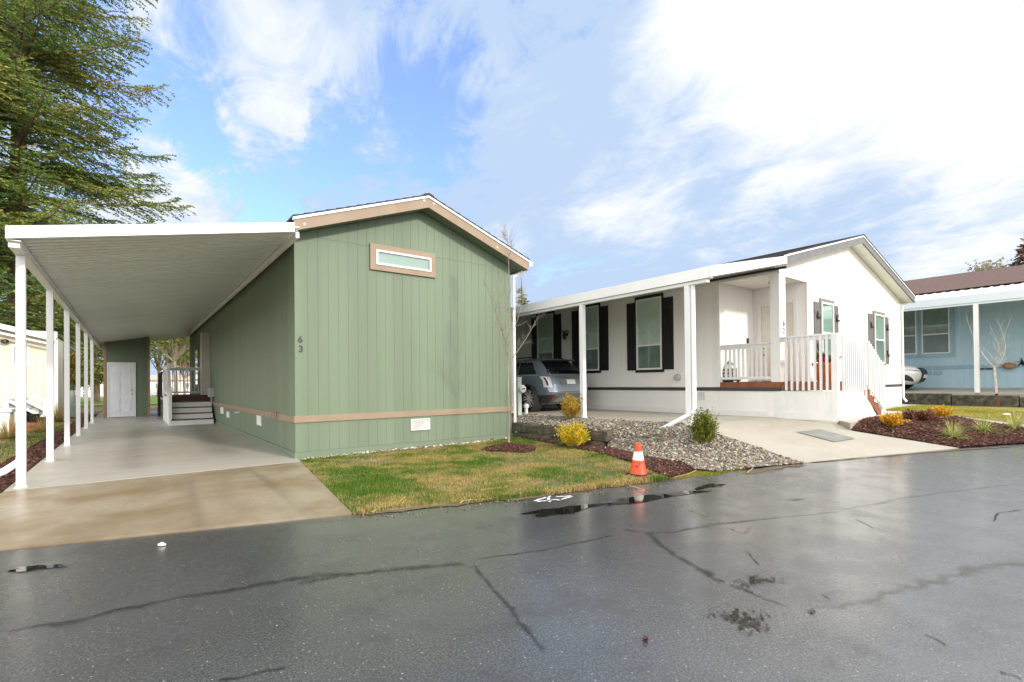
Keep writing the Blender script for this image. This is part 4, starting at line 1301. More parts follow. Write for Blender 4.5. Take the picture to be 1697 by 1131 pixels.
# wall fittings
mb = MB(); c = Vector((WX, 12.62, 3.13))
mb.lathe([(.06, 0), (.06, -.02), (.02, -.03)], c, 12, 'x')
mb.tube([c, c + Vector((-.09, 0, .02)), c + Vector((-.12, 0, -.06))], .018, 6)
mb.lathe([(.01, .13), (.035, .11), (.075, 0), (.06, -.01), (.055, -.12), (.03, -.15), (.01, -.18)], c + Vector((-.13, -.0, -.03)), 10)
for sgn in (-1, 1): mb.tube([c + Vector((-.12, 0, .06)), c + Vector((-.12, .1 * sgn, .13)), c + Vector((-.12, .20 * sgn, .05))], .02, 6)
mb.build('wall_lamp', DARKMETAL, wh, smooth=True)
mb = MB(); mb.lathe([(.10, 0), (.10, -.03), (.085, -.09), (.03, -.11)], (WX, 8.19, 1.56), 14, 'x'); mb.build('dryer_vent', GREYPLASTIC, wh, smooth=True)
mb = MB()
for k in range(2):
    for j in range(5): wbox(mb, 'y', WX, -1, 7.38 + k * .24, 7.58 + k * .24, .002, .012, .94 + j * .045, .97 + j * .045)
mb.build('skirt_vent', mat('offwhite_vent', (.62, .62, .60), .5), wh)

# deck of the porch
pd = thing('porch_deck', 'raised white skirted porch deck with red brown boards, white railings and steps', 'porch', (13, 5, .57))
DX, DY, DZ = 12.1, 4.26, 1.41
mb = MB()
n = 12
for i in range(n):
    a = DY + (RYB - .01 - DY) * i / n; b = DY + (RYB - .01 - DY) * (i + 1) / n - .006
    mb.box(DX + .03 if b < WY else WX + .03, RXX - .035 if a > WY - .1 else 13.74, a, b, DZ - .035, DZ)
mb.build('deck_boards', DECKRED, pd)
mb = MB(); mb.box(WX - .03, WX + .03, 5.435, RYB - .02, 1.278, DZ - .0); mb.box(DX - .002, DX + .028, DY + .05, 5.42, 1.22, DZ - .036); mb.box(DX + .03, 13.70, DY + .001, DY + .03, 1.205, DZ - .036)
mb.build('rim_board', DECKRED, pd)
mb = MB()
siding(mb, 'y', DX - .01, -1, DY, 5.56, .50, lambda y: 1.20, g=.004, dep=.003, thick=.03)
siding(mb, 'x', DY - .01, -1, DX + .05, 13.72, .56, lambda x: 1.20, g=.004, dep=.003, thick=.03)
mb.box(DX - .025, DX - .011, DY + .05, 5.5, .55, .72)
mb.prism([(13.721, DY - .012, .56), (14.45, DY - .012, .56), (13.721, DY - .012, 1.14)], (0, .03, 0))
mb.build('skirting', WHITE, pd)
for k in range(4):
    mb = MB(); mb.box(13.74 + .27 * k, 14.04 + .27 * k, DY + .03, 5.4, DZ - .17 * (k + 1) - .035, DZ - .17 * (k + 1)); mb.build('step', DECKRED, pd)
mb = MB()
pts = [(13.66, DY - .014, 1.205), (13.74, DY - .014, 1.205)]
for k in range(4): pts += [(13.74 + .27 * k + .05, DY - .014, DZ - .17 * (k + 1) - .03), (14.01 + .27 * k + .05, DY - .014, DZ - .17 * (k + 1) - .03)]
pts += [(14.86, DY - .014, .575), (14.62, DY - .014, .575), (13.66, DY - .014, 1.08)]
mb.prism(pts, (0, .04, 0)); mb.build('stringer', DECKRED, pd)
BALS = []
def rails(p, q, h0, h1, gap, parent, z0off=0, dx=0, dy=0, bot=True, low=None):
    p, q = Vector(p), Vector(q); U = Vector((0, 0, 1))
    mb = MB()
    mb.beam(p + U * (h1 - .02), q + U * (h1 - .02), .10, .04); mb.beam(p + U * (h1 - .085), q + U * (h1 - .085), .04, .088)
    mb.build('top_rail', WHITE, parent)
    if bot: mb = MB(); mb.beam(p + U * h0, q + U * h0, .04, .07); mb.build('bottom_rail', WHITE, parent)
    n = max(1, round((q - p).length / gap))
    for i in range(1, n):
        c = p.lerp(q, i / n); mb = MB()
        mb.box(c.x - .023 + dx, c.x + .023 + dx, c.y - .023 + dy, c.y + .023 + dy, c.z + (low if low is not None else h0), c.z + h1 - .05)
        mb.build('baluster', WHITE, parent)


rails((WX + .06, 5.68, DZ), (WX + .06, RYB - .02, DZ), .10, .96, .115, pd)
rails((DX + .03, DY + .06, DZ), (DX + .03, 5.42, DZ), .05, 1.06, .125, pd, dx=-.052, bot=False, low=-.20)
rails((DX + .10, DY + .03, DZ), (13.74, DY + .03, DZ), .05, 1.06, .115, pd, dy=-.075, bot=False, low=-.205)
rails((13.76, DY + .03, DZ), (15.02, DY + .03, DZ - .68), .05, 1.06, .125, pd, dy=-.075, bot=False, low=-.14)
for x0, x1, y0, y1, z0, z1 in ((DX - .026, DX + .09, DY - .02, DY + .10, .53, 2.44), (13.70, 13.79, DY - .03, DY + .06, .6, 2.44), (14.78, 14.87, DY - .03, DY + .06, .575, 1.80)):
    mb = MB(); mb.box(x0, x1, y0, y1, z0, z1); mb.build('newel_post', WHITE, pd)

# white house carport
wc = thing('carport', 'white carport awning with slim posts along the side of the white house', 'carport', (8.8, 6, .57))
C2 = (4.14 - 3.46) / (11.96 - 8.8); c2 = lambda x: 3.48 + C2 * (x - 8.8)
mb = MB(); prof = []; y = 5.24
while y < 23.6:
    prof += [(y, 0), (y + .2, 0), (y + .22, .03), (y + .28, .03), (y + .3, 0)]; y += .3
for yy, dz in prof: mb.v += [(8.83, yy, c2(8.83) + dz), (11.94, yy, c2(11.94) + dz)]
for i in range(len(prof) - 1): mb.f.append([2 * i, 2 * i + 1, 2 * i + 3, 2 * i + 2])
mb.prism([(8.83, 5.24, c2(8.83) + .06), (11.94, 5.24, c2(11.94) + .06), (11.94, 5.24, c2(11.94) + .075), (8.83, 5.24, c2(8.83) + .075)], (0, 18.5, 0))
mb.build('roof_panel', WHITEMETAL, wc)
mb = MB(); mb.prism([(8.77, 5.19, 3.44), (11.96, 5.19, 4.135), (11.96, 5.19, 4.31), (8.77, 5.19, 3.65)], (0, .04, 0)); mb.build('fascia', WHITEMETAL, wc)
mb = MB()
mb.prism([(8.76, 5.232, 3.43), (8.77, 5.232, 3.65), (8.79, 5.232, 3.65), (8.79, 5.232, 3.45), (8.9, 5.232, 3.45), (8.9, 5.232, 3.43)], (0, 18.5, 0))
mb.box(8.80, 8.90, 5.3, 23.7, 3.36, 3.428)
mb.build('gutter_beam', WHITEMETAL, wc)
mb = MB(); mb.box(12.03, 12.075, 5.25, 23.6, 4.05, 4.10); mb.build('wall_rail', DARKMETAL, wc)
for k in range(6):
    yy = 5.74 + 2.95 * k
    mb = MB(); mb.box(8.80, 8.91, yy - .055, yy + .055, .5, 3.358); mb.box(8.785, 8.925, yy - .07, yy + .07, .56, .585); mb.build('post', WHITEMETAL, wc)
mb = MB()
pa = oZ(1088, 721, .36); pb = oZ(1106, 733, .2)
mb.tube([(8.86, 5.64, 3.42), (8.86, 5.64, 3.2), (8.86, 5.64, .95), (8.82, 5.63, .84), Vector((8.82, 5.63, .80)).lerp(pa, .9) + Vector((0, 0, .06)), pa, pb], .045, 8)
mb.build('downspout', WHITEMETAL, wc, smooth=True)

# ------------------------------------------------------------------ cars
def smooth_levels(L):
    L = np.array(L, float); z = L[:, 0]
    def f(zq):
        return [np.interp(zq, z, L[:, k]) for k in range(1, L.shape[1])]
    return f


class Car:
    """body lofted upwards through rounded outlines: (z, half width, y rear, y front, squareness rear, squareness front)"""
    def __init__(s, L):
        s.f = smooth_levels(L); s.L = L

    def xside(s, y, z):
        hw, yr, yf, nr, nf = s.f(z)
        m = (yr + yf) / 2; h = (yf - yr) / 2; t = (y - m) / h
        n = nr if t < 0 else nf
        return hw * max(0, 1 - min(1, abs(t)) ** n) ** (1 / n)

    def yrear(s, x, z):
        hw, yr, yf, nr, nf = s.f(z)
        m = (yr + yf) / 2; h = (yf - yr) / 2
        return m - h * max(0, 1 - min(1, abs(x) / hw) ** nr) ** (1 / nr)

    def yfront(s, x, z):
        hw, yr, yf, nr, nf = s.f(z)
        m = (yr + yf) / 2; h = (yf - yr) / 2
        return m + h * max(0, 1 - min(1, abs(x) / hw) ** nf) ** (1 / nf)

    def body(s, N=72, M=40):
        mb = MB(); z0, z1 = s.L[0][0], s.L[-1][0]
        zs = sorted(set([z0 + (z1 - z0) * i / M for i in range(M + 1)] + [l[0] for l in s.L]))
        for z in zs:
            hw, yr, yf, nr, nf = s.f(z); m = (yr + yf) / 2; h = (yf - yr) / 2
            for k in range(N):
                a = 2 * PI * (k + .5) / N; c, sn = math.cos(a), math.sin(a)
                n = nf if sn > 0 else nr
                x = hw * math.copysign(abs(c) ** (2 / n), c); y = m + h * math.copysign(abs(sn) ** (2 / n), sn)
                mb.v.append((x, y, z))
        for i in range(len(zs) - 1):
            for k in range(N):
                a, b = i * N + k, i * N + (k + 1) % N
                mb.f.append([a, b, b + N, a + N])
        mb.f.append(list(range(N))[::-1]); mb.f.append([(len(zs) - 1) * N + k for k in range(N)])
        return mb

    def patch(s, side, q, off=.006, n=10):
        """q: 4 corners (a,z) a=y for sides, a=x for rear/front; thin panel hugging the body"""
        mb = MB(); q = [Vector(c) for c in q]
        rows = []
        for layer, o in ((0, off), (1, -.02)):
            for i in range(n + 1):
                for j in range(n + 1):
                    u, v = i / n, j / n
                    p = q[0].lerp(q[1], u).lerp(q[3].lerp(q[2], u), v)
                    a, z = p
                    if side in (-1, 1): mb.v.append((side * (s.xside(a, z) + o), a, z))
                    elif side == 'r': mb.v.append((a, s.yrear(a, z) - o, z))
                    else: mb.v.append((a, s.yfront(a, z) + o, z))
        k = (n + 1) ** 2; I = lambda l, i, j: l * k + i * (n + 1) + j
        for i in range(n):
            for j in range(n):
                mb.f.append([I(0, i, j), I(0, i + 1, j), I(0, i + 1, j + 1), I(0, i, j + 1)])
        for i in range(n):
            for (p0, p1) in (((i, 0), (i + 1, 0)), ((i, n), (i + 1, n)), ((0, i), (0, i + 1)), ((n, i), (n, i + 1))):
                mb.f.append([I(0, *p0), I(0, *p1), I(1, *p1), I(1, *p0)])
        return mb


CARGLASS = mat('car_glass', (.006, .007, .008), .04, .1, 3, spec=.6)
TYRE = mat('tyre_rubber', (.018, .018, .018), .8, .2, 12, .2, 60)
CLAD = mat('dark_cladding', (.03, .03, .032), .55, .1, 6)
TAIL = mat('tail_lamp', (.13, .010, .012), .15, .05, 5, spec=.6)
CLEAR = mat('clear_lamp', (.78, .78, .80), .12, .05, 5, spec=.7)
ALLOY = mat('alloy_rim', (.85, .86, .87), .35, .03, 6)


def wheel(parent, x, y, r, side, spokes=7):
    mb = MB(); R = r
    mb.lathe([(R * .62, -.11), (R * .9, -.12), (R * .985, -.085), (R, -.03), (R, .03), (R * .985, .085), (R * .9, .12), (R * .62, .11)], (x, y, R), 36, 'x')
    t = mb.build('wheel', TYRE, parent, smooth=True, local=True)
    mb = MB(); xo = side * .105
    prof = [(R * .70, xo - side * .04), (R * .70, xo), (R * .66, xo + side * .012), (R * .62, xo - side * .02)]
    b = len(mb.v)
    n = 36
    for rr, xx in prof:
        for k in range(n): mb.v.append((x + xx, y + rr * math.cos(2 * PI * k / n), R + rr * math.sin(2 * PI * k / n)))
    for i in range(len(prof) - 1):
        for k in range(n): mb.f.append([i * n + k, i * n + (k + 1) % n, (i + 1) * n + (k + 1) % n, (i + 1) * n + k])
    for k in range(spokes):
        for dd in (-.10, .10):
            a = 2 * PI * k / spokes; 
            p0 = Vector((x + xo - side * .005, y + R * .16 * math.cos(a + dd * 2.2), R + R * .16 * math.sin(a + dd * 2.2)))
            p1 = Vector((x + xo, y + R * .655 * math.cos(a + dd * 1.9), R + R * .655 * math.sin(a + dd * 1.9)))
            mb.beam(p0, p1, R * .085, .03, up=(1, 0, 0))
    mb.lathe([(R * .2, xo - side * .03), (R * .2, xo), (R * .12, xo + side * .015), (.005, xo + side * .015)], (x, y, R), 20, 'x')
    mb.build('rim', ALLOY, t, local=True)
    mb = MB(); mb.lathe([(R * .63, xo - side * .10), (R * .63, xo - side * .075), (.01, xo - side * .075)], (x, y, R), 24, 'x')
    mb.build('brake_disc', DARKMETAL, t, local=True)


def cut_arches(o, wheels, r):
    for (x, y) in wheels:
        mb = MB(); mb.lathe([(r, -.34), (r, .34)], (x, y, r * .93), 40, 'x')
        me = bpy.data.meshes.new('cut'); me.from_pydata(mb.v, [], mb.f)
        bm = bmesh.new(); bm.from_mesh(me); bmesh.ops.recalc_face_normals(bm, faces=bm.faces); bm.to_mesh(me); bm.free()
        c = bpy.data.objects.new('cut', me); COL.objects.link(c)
        c.matrix_world = Matrix()
        par = o.parent; o.parent = None; o.location = (0, 0, 0)
        md = o.modifiers.new('b', 'BOOLEAN'); md.object = c; md.operation = 'DIFFERENCE'; md.solver = 'EXACT'
        bpy.context.view_layer.update()
        dg = bpy.context.evaluated_depsgraph_get()
        nm = bpy.data.meshes.new_from_object(o.evaluated_get(dg))
        o.modifiers.clear(); o.data = nm; o.parent = par
        bpy.data.objects.remove(c)
    me = o.data
    me.polygons.foreach_set('use_smooth', [True] * len(me.polygons))
    try: me.set_sharp_from_angle(angle=math.radians(28))
    except Exception: pass


def carpaint(name, col, metal=.55):
    m, nt, b = newmat(name)
    v = coords(nt); n = noise(nt, v, 900, 2)
    c = mixc(nt, mapr(nt, n, .3, .7), tuple(k * .88 for k in col), tuple(k * 1.1 for k in col))
    nt.links.new(c, b.inputs['Base Color'])
    b.inputs['Metallic'].default_value = metal; b.inputs['Roughness'].default_value = .34
    b.inputs['Coat Weight'].default_value = 1.0; b.inputs['Coat Roughness'].default_value = .03
    return m


SILVER = carpaint('blue_silver_paint', (.24, .29, .345))
SUVL = [(.24, .84, .30, 4.50, 7, 5), (.34, .91, .16, 4.64, 7, 5), (.46, .935, .05, 4.74, 7, 4.5), (.62, .945, .01, 4.78, 7, 4.2), (.80, .945, .03, 4.76, 7, 4.2), (.94, .935, .07, 4.70, 7, 4), (1.02, .915, .10, 4.50, 7, 3.8), (1.07, .895, .13, 4.05, 7, 3.6), (1.10, .88, .16, 3.52, 6.5, 4.5),
        (1.14, .862, .19, 3.36, 6.5, 5), (1.26, .825, .31, 3.05, 6.5, 5), (1.38, .78, .46, 2.76, 6.5, 5), (1.48, .735, .60, 2.52, 6, 5), (1.55, .69, .72, 2.32, 6, 5), (1.595, .63, .85, 2.10, 5.5, 4.5), (1.625, .50, 1.05, 1.85, 4, 4), (1.635, .30, 1.25, 1.7, 3, 3)]
suv = thing('parked_car', 'blue grey metallic sport utility car parked nose in under the white carport', 'car', (10.44, 10.70, PADZ + .004), 0)
C = Car(SUVL)
wl = [(-.80, .92), (.80, .92), (-.80, 3.75), (.80, 3.75)]
bo = C.body().build('body', SILVER, suv, local=True)
cut_arches(bo, [(-.86, .92), (.86, .92), (-.86, 3.75), (.86, 3.75)], .43)
for x, y in wl:
    sgn = -1 if x < 0 else 1
    wheel(suv, x, y, .395, sgn)
    mb = MB(); mb.lathe([(.425, -.28), (.425, .10)], (x, y, .40), 36, 'x'); mb.f = mb.f[:-2]
    mb.build('wheel_liner', CLAD, suv, local=True)
for sgn in (-1, 1):
    C.patch(sgn, [(.64, 1.14), (1.52, 1.12), (1.52, 1.50), (.98, 1.50)], .004).build('side_window', CARGLASS, suv, local=True)
    C.patch(sgn, [(1.58, 1.12), (3.0, 1.12), (2.62, 1.40), (1.58, 1.52)], .004).build('side_window', CARGLASS, suv, local=True)
    C.patch(sgn, [(1.36, .25), (3.30, .25), (3.30, .40), (1.36, .40)], .014).build('sill_cladding', CLAD, suv, local=True)
    C.patch(sgn, [(.2, .26), (.55, .26), (.52, .50), (.08, .52)], .012).build('bumper_corner', CLAD, suv, local=True)
    C.patch(sgn, [(1.66, .96), (1.88, .96), (1.88, .99), (1.66, .99)], .03, 4).build('door_handle', CHROME, suv, local=True)
    C.patch(sgn, [(.62, 1.085), (3.2, 1.075), (3.2, 1.095), (.62, 1.11)], .006).build('window_strip', CHROME, suv, local=True)
    C.patch(sgn, [(.55, 1.60), (.6, 1.60), (.6, 1.6), (.55, 1.6)], .002, 2)
    mb = MB(); mb.tube([(sgn * .60, .95, 1.60), (sgn * .63, 1.1, 1.655), (sgn * .66, 1.7, 1.66), (sgn * .64, 2.2, 1.60)], .018, 6); mb.build('roof_rail', DARKMETAL, suv, local=True, smooth=True)
    # vertical tail lamp wrapping the rear corner
    mb = C.patch('r', [(sgn * .875, .74), (sgn * .72, .74), (sgn * .80, 1.06), (sgn * .865, 1.06)], .012, 8)
    tl = mb.build('tail_lamp', CLEAR, suv, local=True)
    C.patch('r', [(sgn * .835, .80), (sgn * .80, .80), (sgn * .825, 1.03), (sgn * .845, 1.03)], .020, 6).build('lamp_strip', TAIL, tl, local=True)
    C.patch('r', [(sgn * .62, .455), (sgn * .84, .455), (sgn * .84, .50), (sgn * .62, .50)], .022, 5).build('reflector', TAIL, suv, local=True)
mb = C.patch('r', [(-.72, 1.135), (.72, 1.135), (.60, 1.515), (-.60, 1.515)], .006, 14); mb.build('rear_window', CARGLASS, suv, local=True)
mb = MB()
mb.prism([(-.60, .62, 1.535), (.60, .62, 1.535), (.60, .50, 1.56), (.55, .455, 1.567), (-.55, .455, 1.567), (-.60, .50, 1.56)], (0, .05, .03)); 
mb.prism([(-.60, .5, 1.555), (.60, .5, 1.555), (.62, 1.0, 1.585), (-.62, 1.0, 1.585)], (0, 0, .035))
mb.build('spoiler', SILVER, suv, local=True, bevel=.012)
C.patch('r', [(-.40, .81), (.40, .81), (.50, 1.00), (-.50, 1.00)], .008, 10).build('plate_recess', mat('recess_grey', (.16, .18, .18), .3), suv, local=True)
C.patch('r', [(-.17, .83), (.17, .83), (.17, .965), (-.17, .965)], .016, 4).build('number_plate', mat('plate_white', (.66, .70, .70), .4, .08, 30), suv, local=True)
C.patch('r', [(-.60, 1.005), (.60, 1.005), (.58, 1.03), (-.58, 1.03)], .016, 10).build('tailgate_strip', CHROME, suv, local=True)
C.patch('r', [(-.92, .60), (.92, .60), (.92, .625), (-.92, .625)], .018, 16).build('bumper_strip', CHROME, suv, local=True)
C.patch('r', [(-.88, .27), (.88, .27), (.90, .55), (-.90, .55)], .010, 14).build('rear_bumper', mat('bumper_grey', (.10, .10, .105), .5), suv, local=True)
C.patch('r', [(-.62, .30), (.62, .30), (.50, .44), (-.50, .44)], .020, 10).build('skid_plate', mat('skid_grey', (.22, .22, .22), .4), suv, local=True)
C.patch('f', [(-.6, .55), (.6, .55), (.55, .85), (-.55, .85)], .01, 8).build('grille', CLAD, suv, local=True)
for sgn in (-1, 1):
    mb = MB(); mb.prism([(sgn * .90, 3.05, 1.10), (sgn * 1.10, 3.05, 1.12), (sgn * 1.10, 3.0, 1.25), (sgn * .92, 3.0, 1.24)], (0, .12, 0)); mb.build('mirror', SILVER, suv, local=True, bevel=.02)

# pale car nosing out of the blue house carport
PEARL = carpaint('pearl_white_paint', (.72, .72, .70), .1)
NOSEL = [(.22, .80, .10, 4.50, 6, 5), (.34, .90, .05, 4.66, 6, 4.6), (.50, .935, .02, 4.76, 6, 4), (.66, .945, .0, 4.80, 6, 3.8), (.82, .945, .02, 4.76, 6, 3.6), (.93, .93, .04, 4.64, 6, 3.4), (1.00, .90, .06, 4.40, 6, 3.2), (1.05, .87, .08, 4.0, 6, 3.2), (1.09, .85, .10, 3.45, 6, 4.5),
         (1.12, .84, .14, 3.30, 6, 5), (1.3, .78, .35, 2.95, 6, 5), (1.5, .70, .65, 2.45, 6, 5), (1.62, .60, .9, 2.1, 5, 4.5), (1.68, .40, 1.2, 1.8, 3, 3)]
pc_front = oX(1531, 615, 26.4)
car2 = thing('parked_car', 'pearl white car nosing out of the blue house carport, only its front showing', 'car', (26.3, pc_front.y + 4.72, 1.0), PI)
K = Car(NOSEL)
b2 = K.body().build('body', PEARL, car2, local=True)
cut_arches(b2, [(-.86, .95), (.86, .95), (-.86, 3.80), (.86, 3.80)], .40)
for x, y in ((-.80, .95), (.80, .95), (-.80, 3.80), (.80, 3.80)):
    sgn = -1 if x < 0 else 1
    wheel(car2, x, y, .365, sgn)
    mb = MB(); mb.lathe([(.39, -.28), (.39, .10)], (x, y, .38), 36, 'x'); mb.f = mb.f[:-2]
    mb.build('wheel_liner', CLAD, car2, local=True)
K.patch('f', [(-.34, .30), (.34, .30), (.46, .92), (-.46, .92)], .012, 12).build('grille', CLAD, car2, local=True)
K.patch('f', [(-.20, .48), (.20, .48), (.20, .62), (-.20, .62)], .05, 4).build('number_plate', mat('plate_pale', (.75, .76, .75), .4), car2, local=True)
for sgn in (-1, 1):
    K.patch('f', [(sgn * .50, .78), (sgn * .90, .86), (sgn * .90, .93), (sgn * .50, .86)], .012, 8).build('headlight', CLEAR, car2, local=True)
    K.patch('f', [(sgn * .48, .765), (sgn * .9, .835), (sgn * .9, .86), (sgn * .48, .785)], .014, 8).build('lamp_edge', CLAD, car2, local=True)
    K.patch('f', [(sgn * .62, .32), (sgn * .86, .40), (sgn * .88, .62), (sgn * .80, .62)], .012, 6).build('air_intake', CLAD, car2, local=True)
    K.patch(sgn, [(1.0, 1.14), (3.05, 1.14), (2.6, 1.45), (1.2, 1.5)], .004).build('side_window', CARGLASS, car2, local=True)
K.patch('f', [(-.74, 1.13), (.74, 1.13), (.58, 1.55), (-.58, 1.55)], .006, 12).build('windscreen', CARGLASS, car2, local=True)

# ------------------------------------------------------------------ blue house
BX, BXC = 28.3, 25.0
GREYB = mat('grey_blind', (.34, .37, .33), .7); DARKB = mat('dark_blind', (.13, .15, .17), .6)
bh = thing('blue_house', 'light blue panel sided manufactured home with brown shingle roof and white framed windows', 'house', (32.5, 4, 1.0))
mb = MB()
siding(mb, 'y', BX, -1, -14, 18, .95, lambda y: 5.2, sp=.22, g=.010)
mb.box(BX + .15, 37, -14, 18, .9, 5.1)
mb.build('wall', BLUE, bh)
mb = MB(); wbox(mb, 'y', BX, -1, -14, 18, .001, .03, 1.86, 2.02); mb.build('belt_trim', BLUETRIM, bh)
for a0, a1, tw_ in ((5.57, 6.54, (.16, .085, .16, .14)), (6.72, 7.72, (.085, .16, .16, .14))):
    window(bh, 'y', BX, -1, a0, a1, 2.56, 4.94, WHITE, .04, BLUETRIM, 3.42, GREYB, DARKB, slats=True, trimw=tw_, d=.06)
mb = MB()
for k in range(3): wbox(mb, 'y', BX, -1, 5.85 + k * .18, 5.98 + k * .18, .001, .014, 1.62, 1.78)
mb.build('skirt_vent', BLUETRIM, bh)
mb = MB()
n = 14; xe, ze, xr, zrr = 27.75, 5.22, 32.5, 6.60
for i in range(n):
    xa, xb = xe + (xr - xe) * i / n, xe + (xr - xe) * (i + 1) / n; za, zb = ze + (zrr - ze) * i / n, ze + (zrr - ze) * (i + 1) / n
    mb.prism([(xa, -14.3, za), (xb, -14.3, zb), (xb, -14.3, zb + .024), (xa, -14.3, za + .030)], (0, 32.6, 0))
mb.prism([(xr, -14.3, zrr), (37.3, -14.3, 5.22), (37.3, -14.3, 5.26), (xr, -14.3, zrr + .04)], (0, 32.6, 0))
mb.build('roof', BROWNSH, bh)
for y, z, k in ((4.61, 1.84, 0), (4.34, 1.84, 0)):
    mb = MB(); mb.tube([(BX - .02, y - .10, z), (BX - .07, y - .10, z), (BX - .07, y + .10, z), (BX - .02, y + .10, z)], .028, 6); mb.build('pull_handle', DARKMETAL, bh)
mb = MB(); mb.lathe([(.02, -.14), (.13, -.12), (.2, -.03), (.2, .03), (.12, .10), (.02, .12)], (BX - .14, 3.74, 1.95), 14); 
o = mb.build('hose_basket', mat('coiled_straw', (.40, .24, .12), .8, .3, 30, .6, 40), bh, smooth=True)
mb = MB()
for k in range(5):
    a = PI / 2 + 2 * PI * k / 5; mb.prism([(BX - .02, 3.38 + .05 * math.sin(a), 2.04 + .05 * math.cos(a)), (BX - .02, 3.38 + .22 * math.cos(a) + .02, 2.04 + .22 * math.sin(a)), (BX - .02, 3.38 - .06 * math.sin(a), 2.04 + .06 * math.cos(a)), (BX - .02, 3.38 + .03 * math.cos(a + PI), 2.04 + .03 * math.sin(a + PI))], (-.04, 0, 0))
mb.build('star_ornament', DARKMETAL, bh)
# its carport
bc = thing('carport', 'white carport awning on thin posts along the front of the blue house', 'carport', (25, 4.2, .93))
mb = MB(); prof = []; y = -12
while y < 16:
    prof += [(y, 0), (y + .2, 0), (y + .22, .03), (y + .28, .03), (y + .3, 0)]; y += .3
for yy, dz in prof: mb.v += [(25.02, yy, 4.50 + dz), (27.9, yy, 5.12 + dz)]
for i in range(len(prof) - 1): mb.f.append([2 * i, 2 * i + 1, 2 * i + 3, 2 * i + 2])
b = len(mb.v)
for yy, dz in prof: mb.v += [(25.02, yy, 4.56 + dz * .8), (27.9, yy, 5.18 + dz * .8)]
for i in range(len(prof) - 1): mb.f.append([b + 2 * i, b + 2 * i + 1, b + 2 * i + 3, b + 2 * i + 2])
mb.build('roof_panel', WHITEMETAL, bc)
mb = MB(); mb.box(24.92, 25.0, -12, 16, 4.28, 4.58); mb.box(24.95, 25.07, -12, 16, 4.2, 4.28); mb.build('gutter_beam', mat('pale_blue_white', (.68, .74, .78), .4, .02), bc)
for k in range(-3, 5):
    yy = 4.17 + 3.1 * k
    mb = MB(); mb.box(24.93, 25.07, yy - .07, yy + .07, .85, 4.2); mb.build('post', WHITEMETAL, bc)
sheet('side_driveway', [(24.2, -12), (BX + .1, -12), (BX + .1, 18), (24.2, 18)], lambda A: .90 + (A[:, 0] - 24.2) * .037, CONC_WHITE, step=1.5, skirt=.0)
# retaining wall of the blue lot
rw = thing('retaining_wall', 'dark weathered block retaining wall below the blue house driveway', 'wall', (24.1, 4, .4))
ys = [8.0, 6.9, 4.72, 2.95, .6, -2.4, -6]
for i in range(len(ys) - 1):
    top = .91 - .045 * max(0, i - .5)
    mb = MB(); mb.box(23.95, 24.19, ys[i + 1] + .012, ys[i] - .012, .28, top - .0); mb.build('block', BLACKBLOCK, rw, bevel=.025)
o = MB(); p = oX(1655, 672, 23.7); o.box(23.62, 23.7, p.y - .035, p.y + .035, .42, .80); o = o.build('stake', mat('red_brown_wood', (.20, .05, .035), .7), None, base=(23.66, p.y, .42)); tag(o, 'short red brown wooden stake by the dark retaining wall', 'stake')

# stone retaining wall between the lots
sw = thing('retaining_wall', 'low mossy stone retaining wall holding the gravel beside the green house', 'wall', (7.9, 10, 0))
for row, (z0, z1, off) in enumerate(((-.05, .185, 0), (.195, .425, .35))):
    y = 7.02 + (.10 if row == 0 else 0)
    while y < 14.5:
        L = random.uniform(.45, .95)
        mb = MB(); dx = random.uniform(-.02, .03) + (.0 if row else .03); hh = random.uniform(-.015, .012)
        mb.box(7.82 + dx, 8.05, y + .01, y + L - .01, z0, z1 + hh)
        me = mb
        o = me.build('stone', WALLSTONE, sw, bevel=.03)
        bm = bmesh.new(); bm.from_mesh(o.data); bmesh.ops.subdivide_edges(bm, edges=[e for e in bm.edges if e.calc_length() > .12], cuts=2, use_grid_fill=True)
        for v in bm.verts: v.co += Vector((random.uniform(-1, 1), random.uniform(-1, 1), random.uniform(-1, 1))) * .009
        bm.to_mesh(o.data); bm.free()
        y += L

# ------------------------------------------------------------------ traffic cone
cpos = oZ(1058, 788, 0.01)
cz0 = float(lawnz(np.array([[cpos.x, cpos.y]]))[0])
ct = thing('traffic_cone', 'orange traffic cone with one white band standing on the lawn edge by the puddle', 'traffic cone', (cpos.x, cpos.y, cz0))
x, y = cpos.x, cpos.y
mb = MB(); mb.lathe([(.135, .03), (.128, .05), (.104, .155), (.086, .235), (.060, .36), (.052, .44), (.045, .485), (.036, .485)], (x, y, cz0), 28); mb.build('cone_body', ORANGE, ct, smooth=True)
mb = MB(); mb.lathe([(.0885, .235), (.0785, .285), (.0655, .36), (.060, .362)], (x, y, cz0), 28); mb.f = mb.f[:-2]
b = len(mb.v); mb.build('white_band', WHITE, ct, smooth=True)
mb = MB(); mb.box(x - .145, x + .145, y - .145, y + .145, cz0 - .005, cz0 + .03); mb.build('cone_base', mat('black_rubber', (.03, .03, .03), .8), ct, bevel=.012)
mb = MB()
cd = (Vector((0, 0, 0)) - Vector((x, y, 0))).normalized(); sdv = Vector((-cd.y, cd.x, 0))
for k, (a, z0, z1, t) in enumerate(((.02, .17, .21, 0), (-.005, .13, .165, .01), (-.02, .13, .165, -.008), (-.035, .135, .165, .0), (.035, .185, .2, .02))):
    r0 = .104 + (.155 - z0) * .22; p = Vector((x, y, 0)) + cd * (r0 + .004)
    q0 = p + sdv * a + Vector((0, 0, cz0 + z0)); q1 = p + sdv * (a + t) + Vector((0, 0, cz0 + z1)) - cd * .008
    mb.tube([q0, q1], .0035, 5)
mb.build('pen_mark', DARKMETAL, ct)

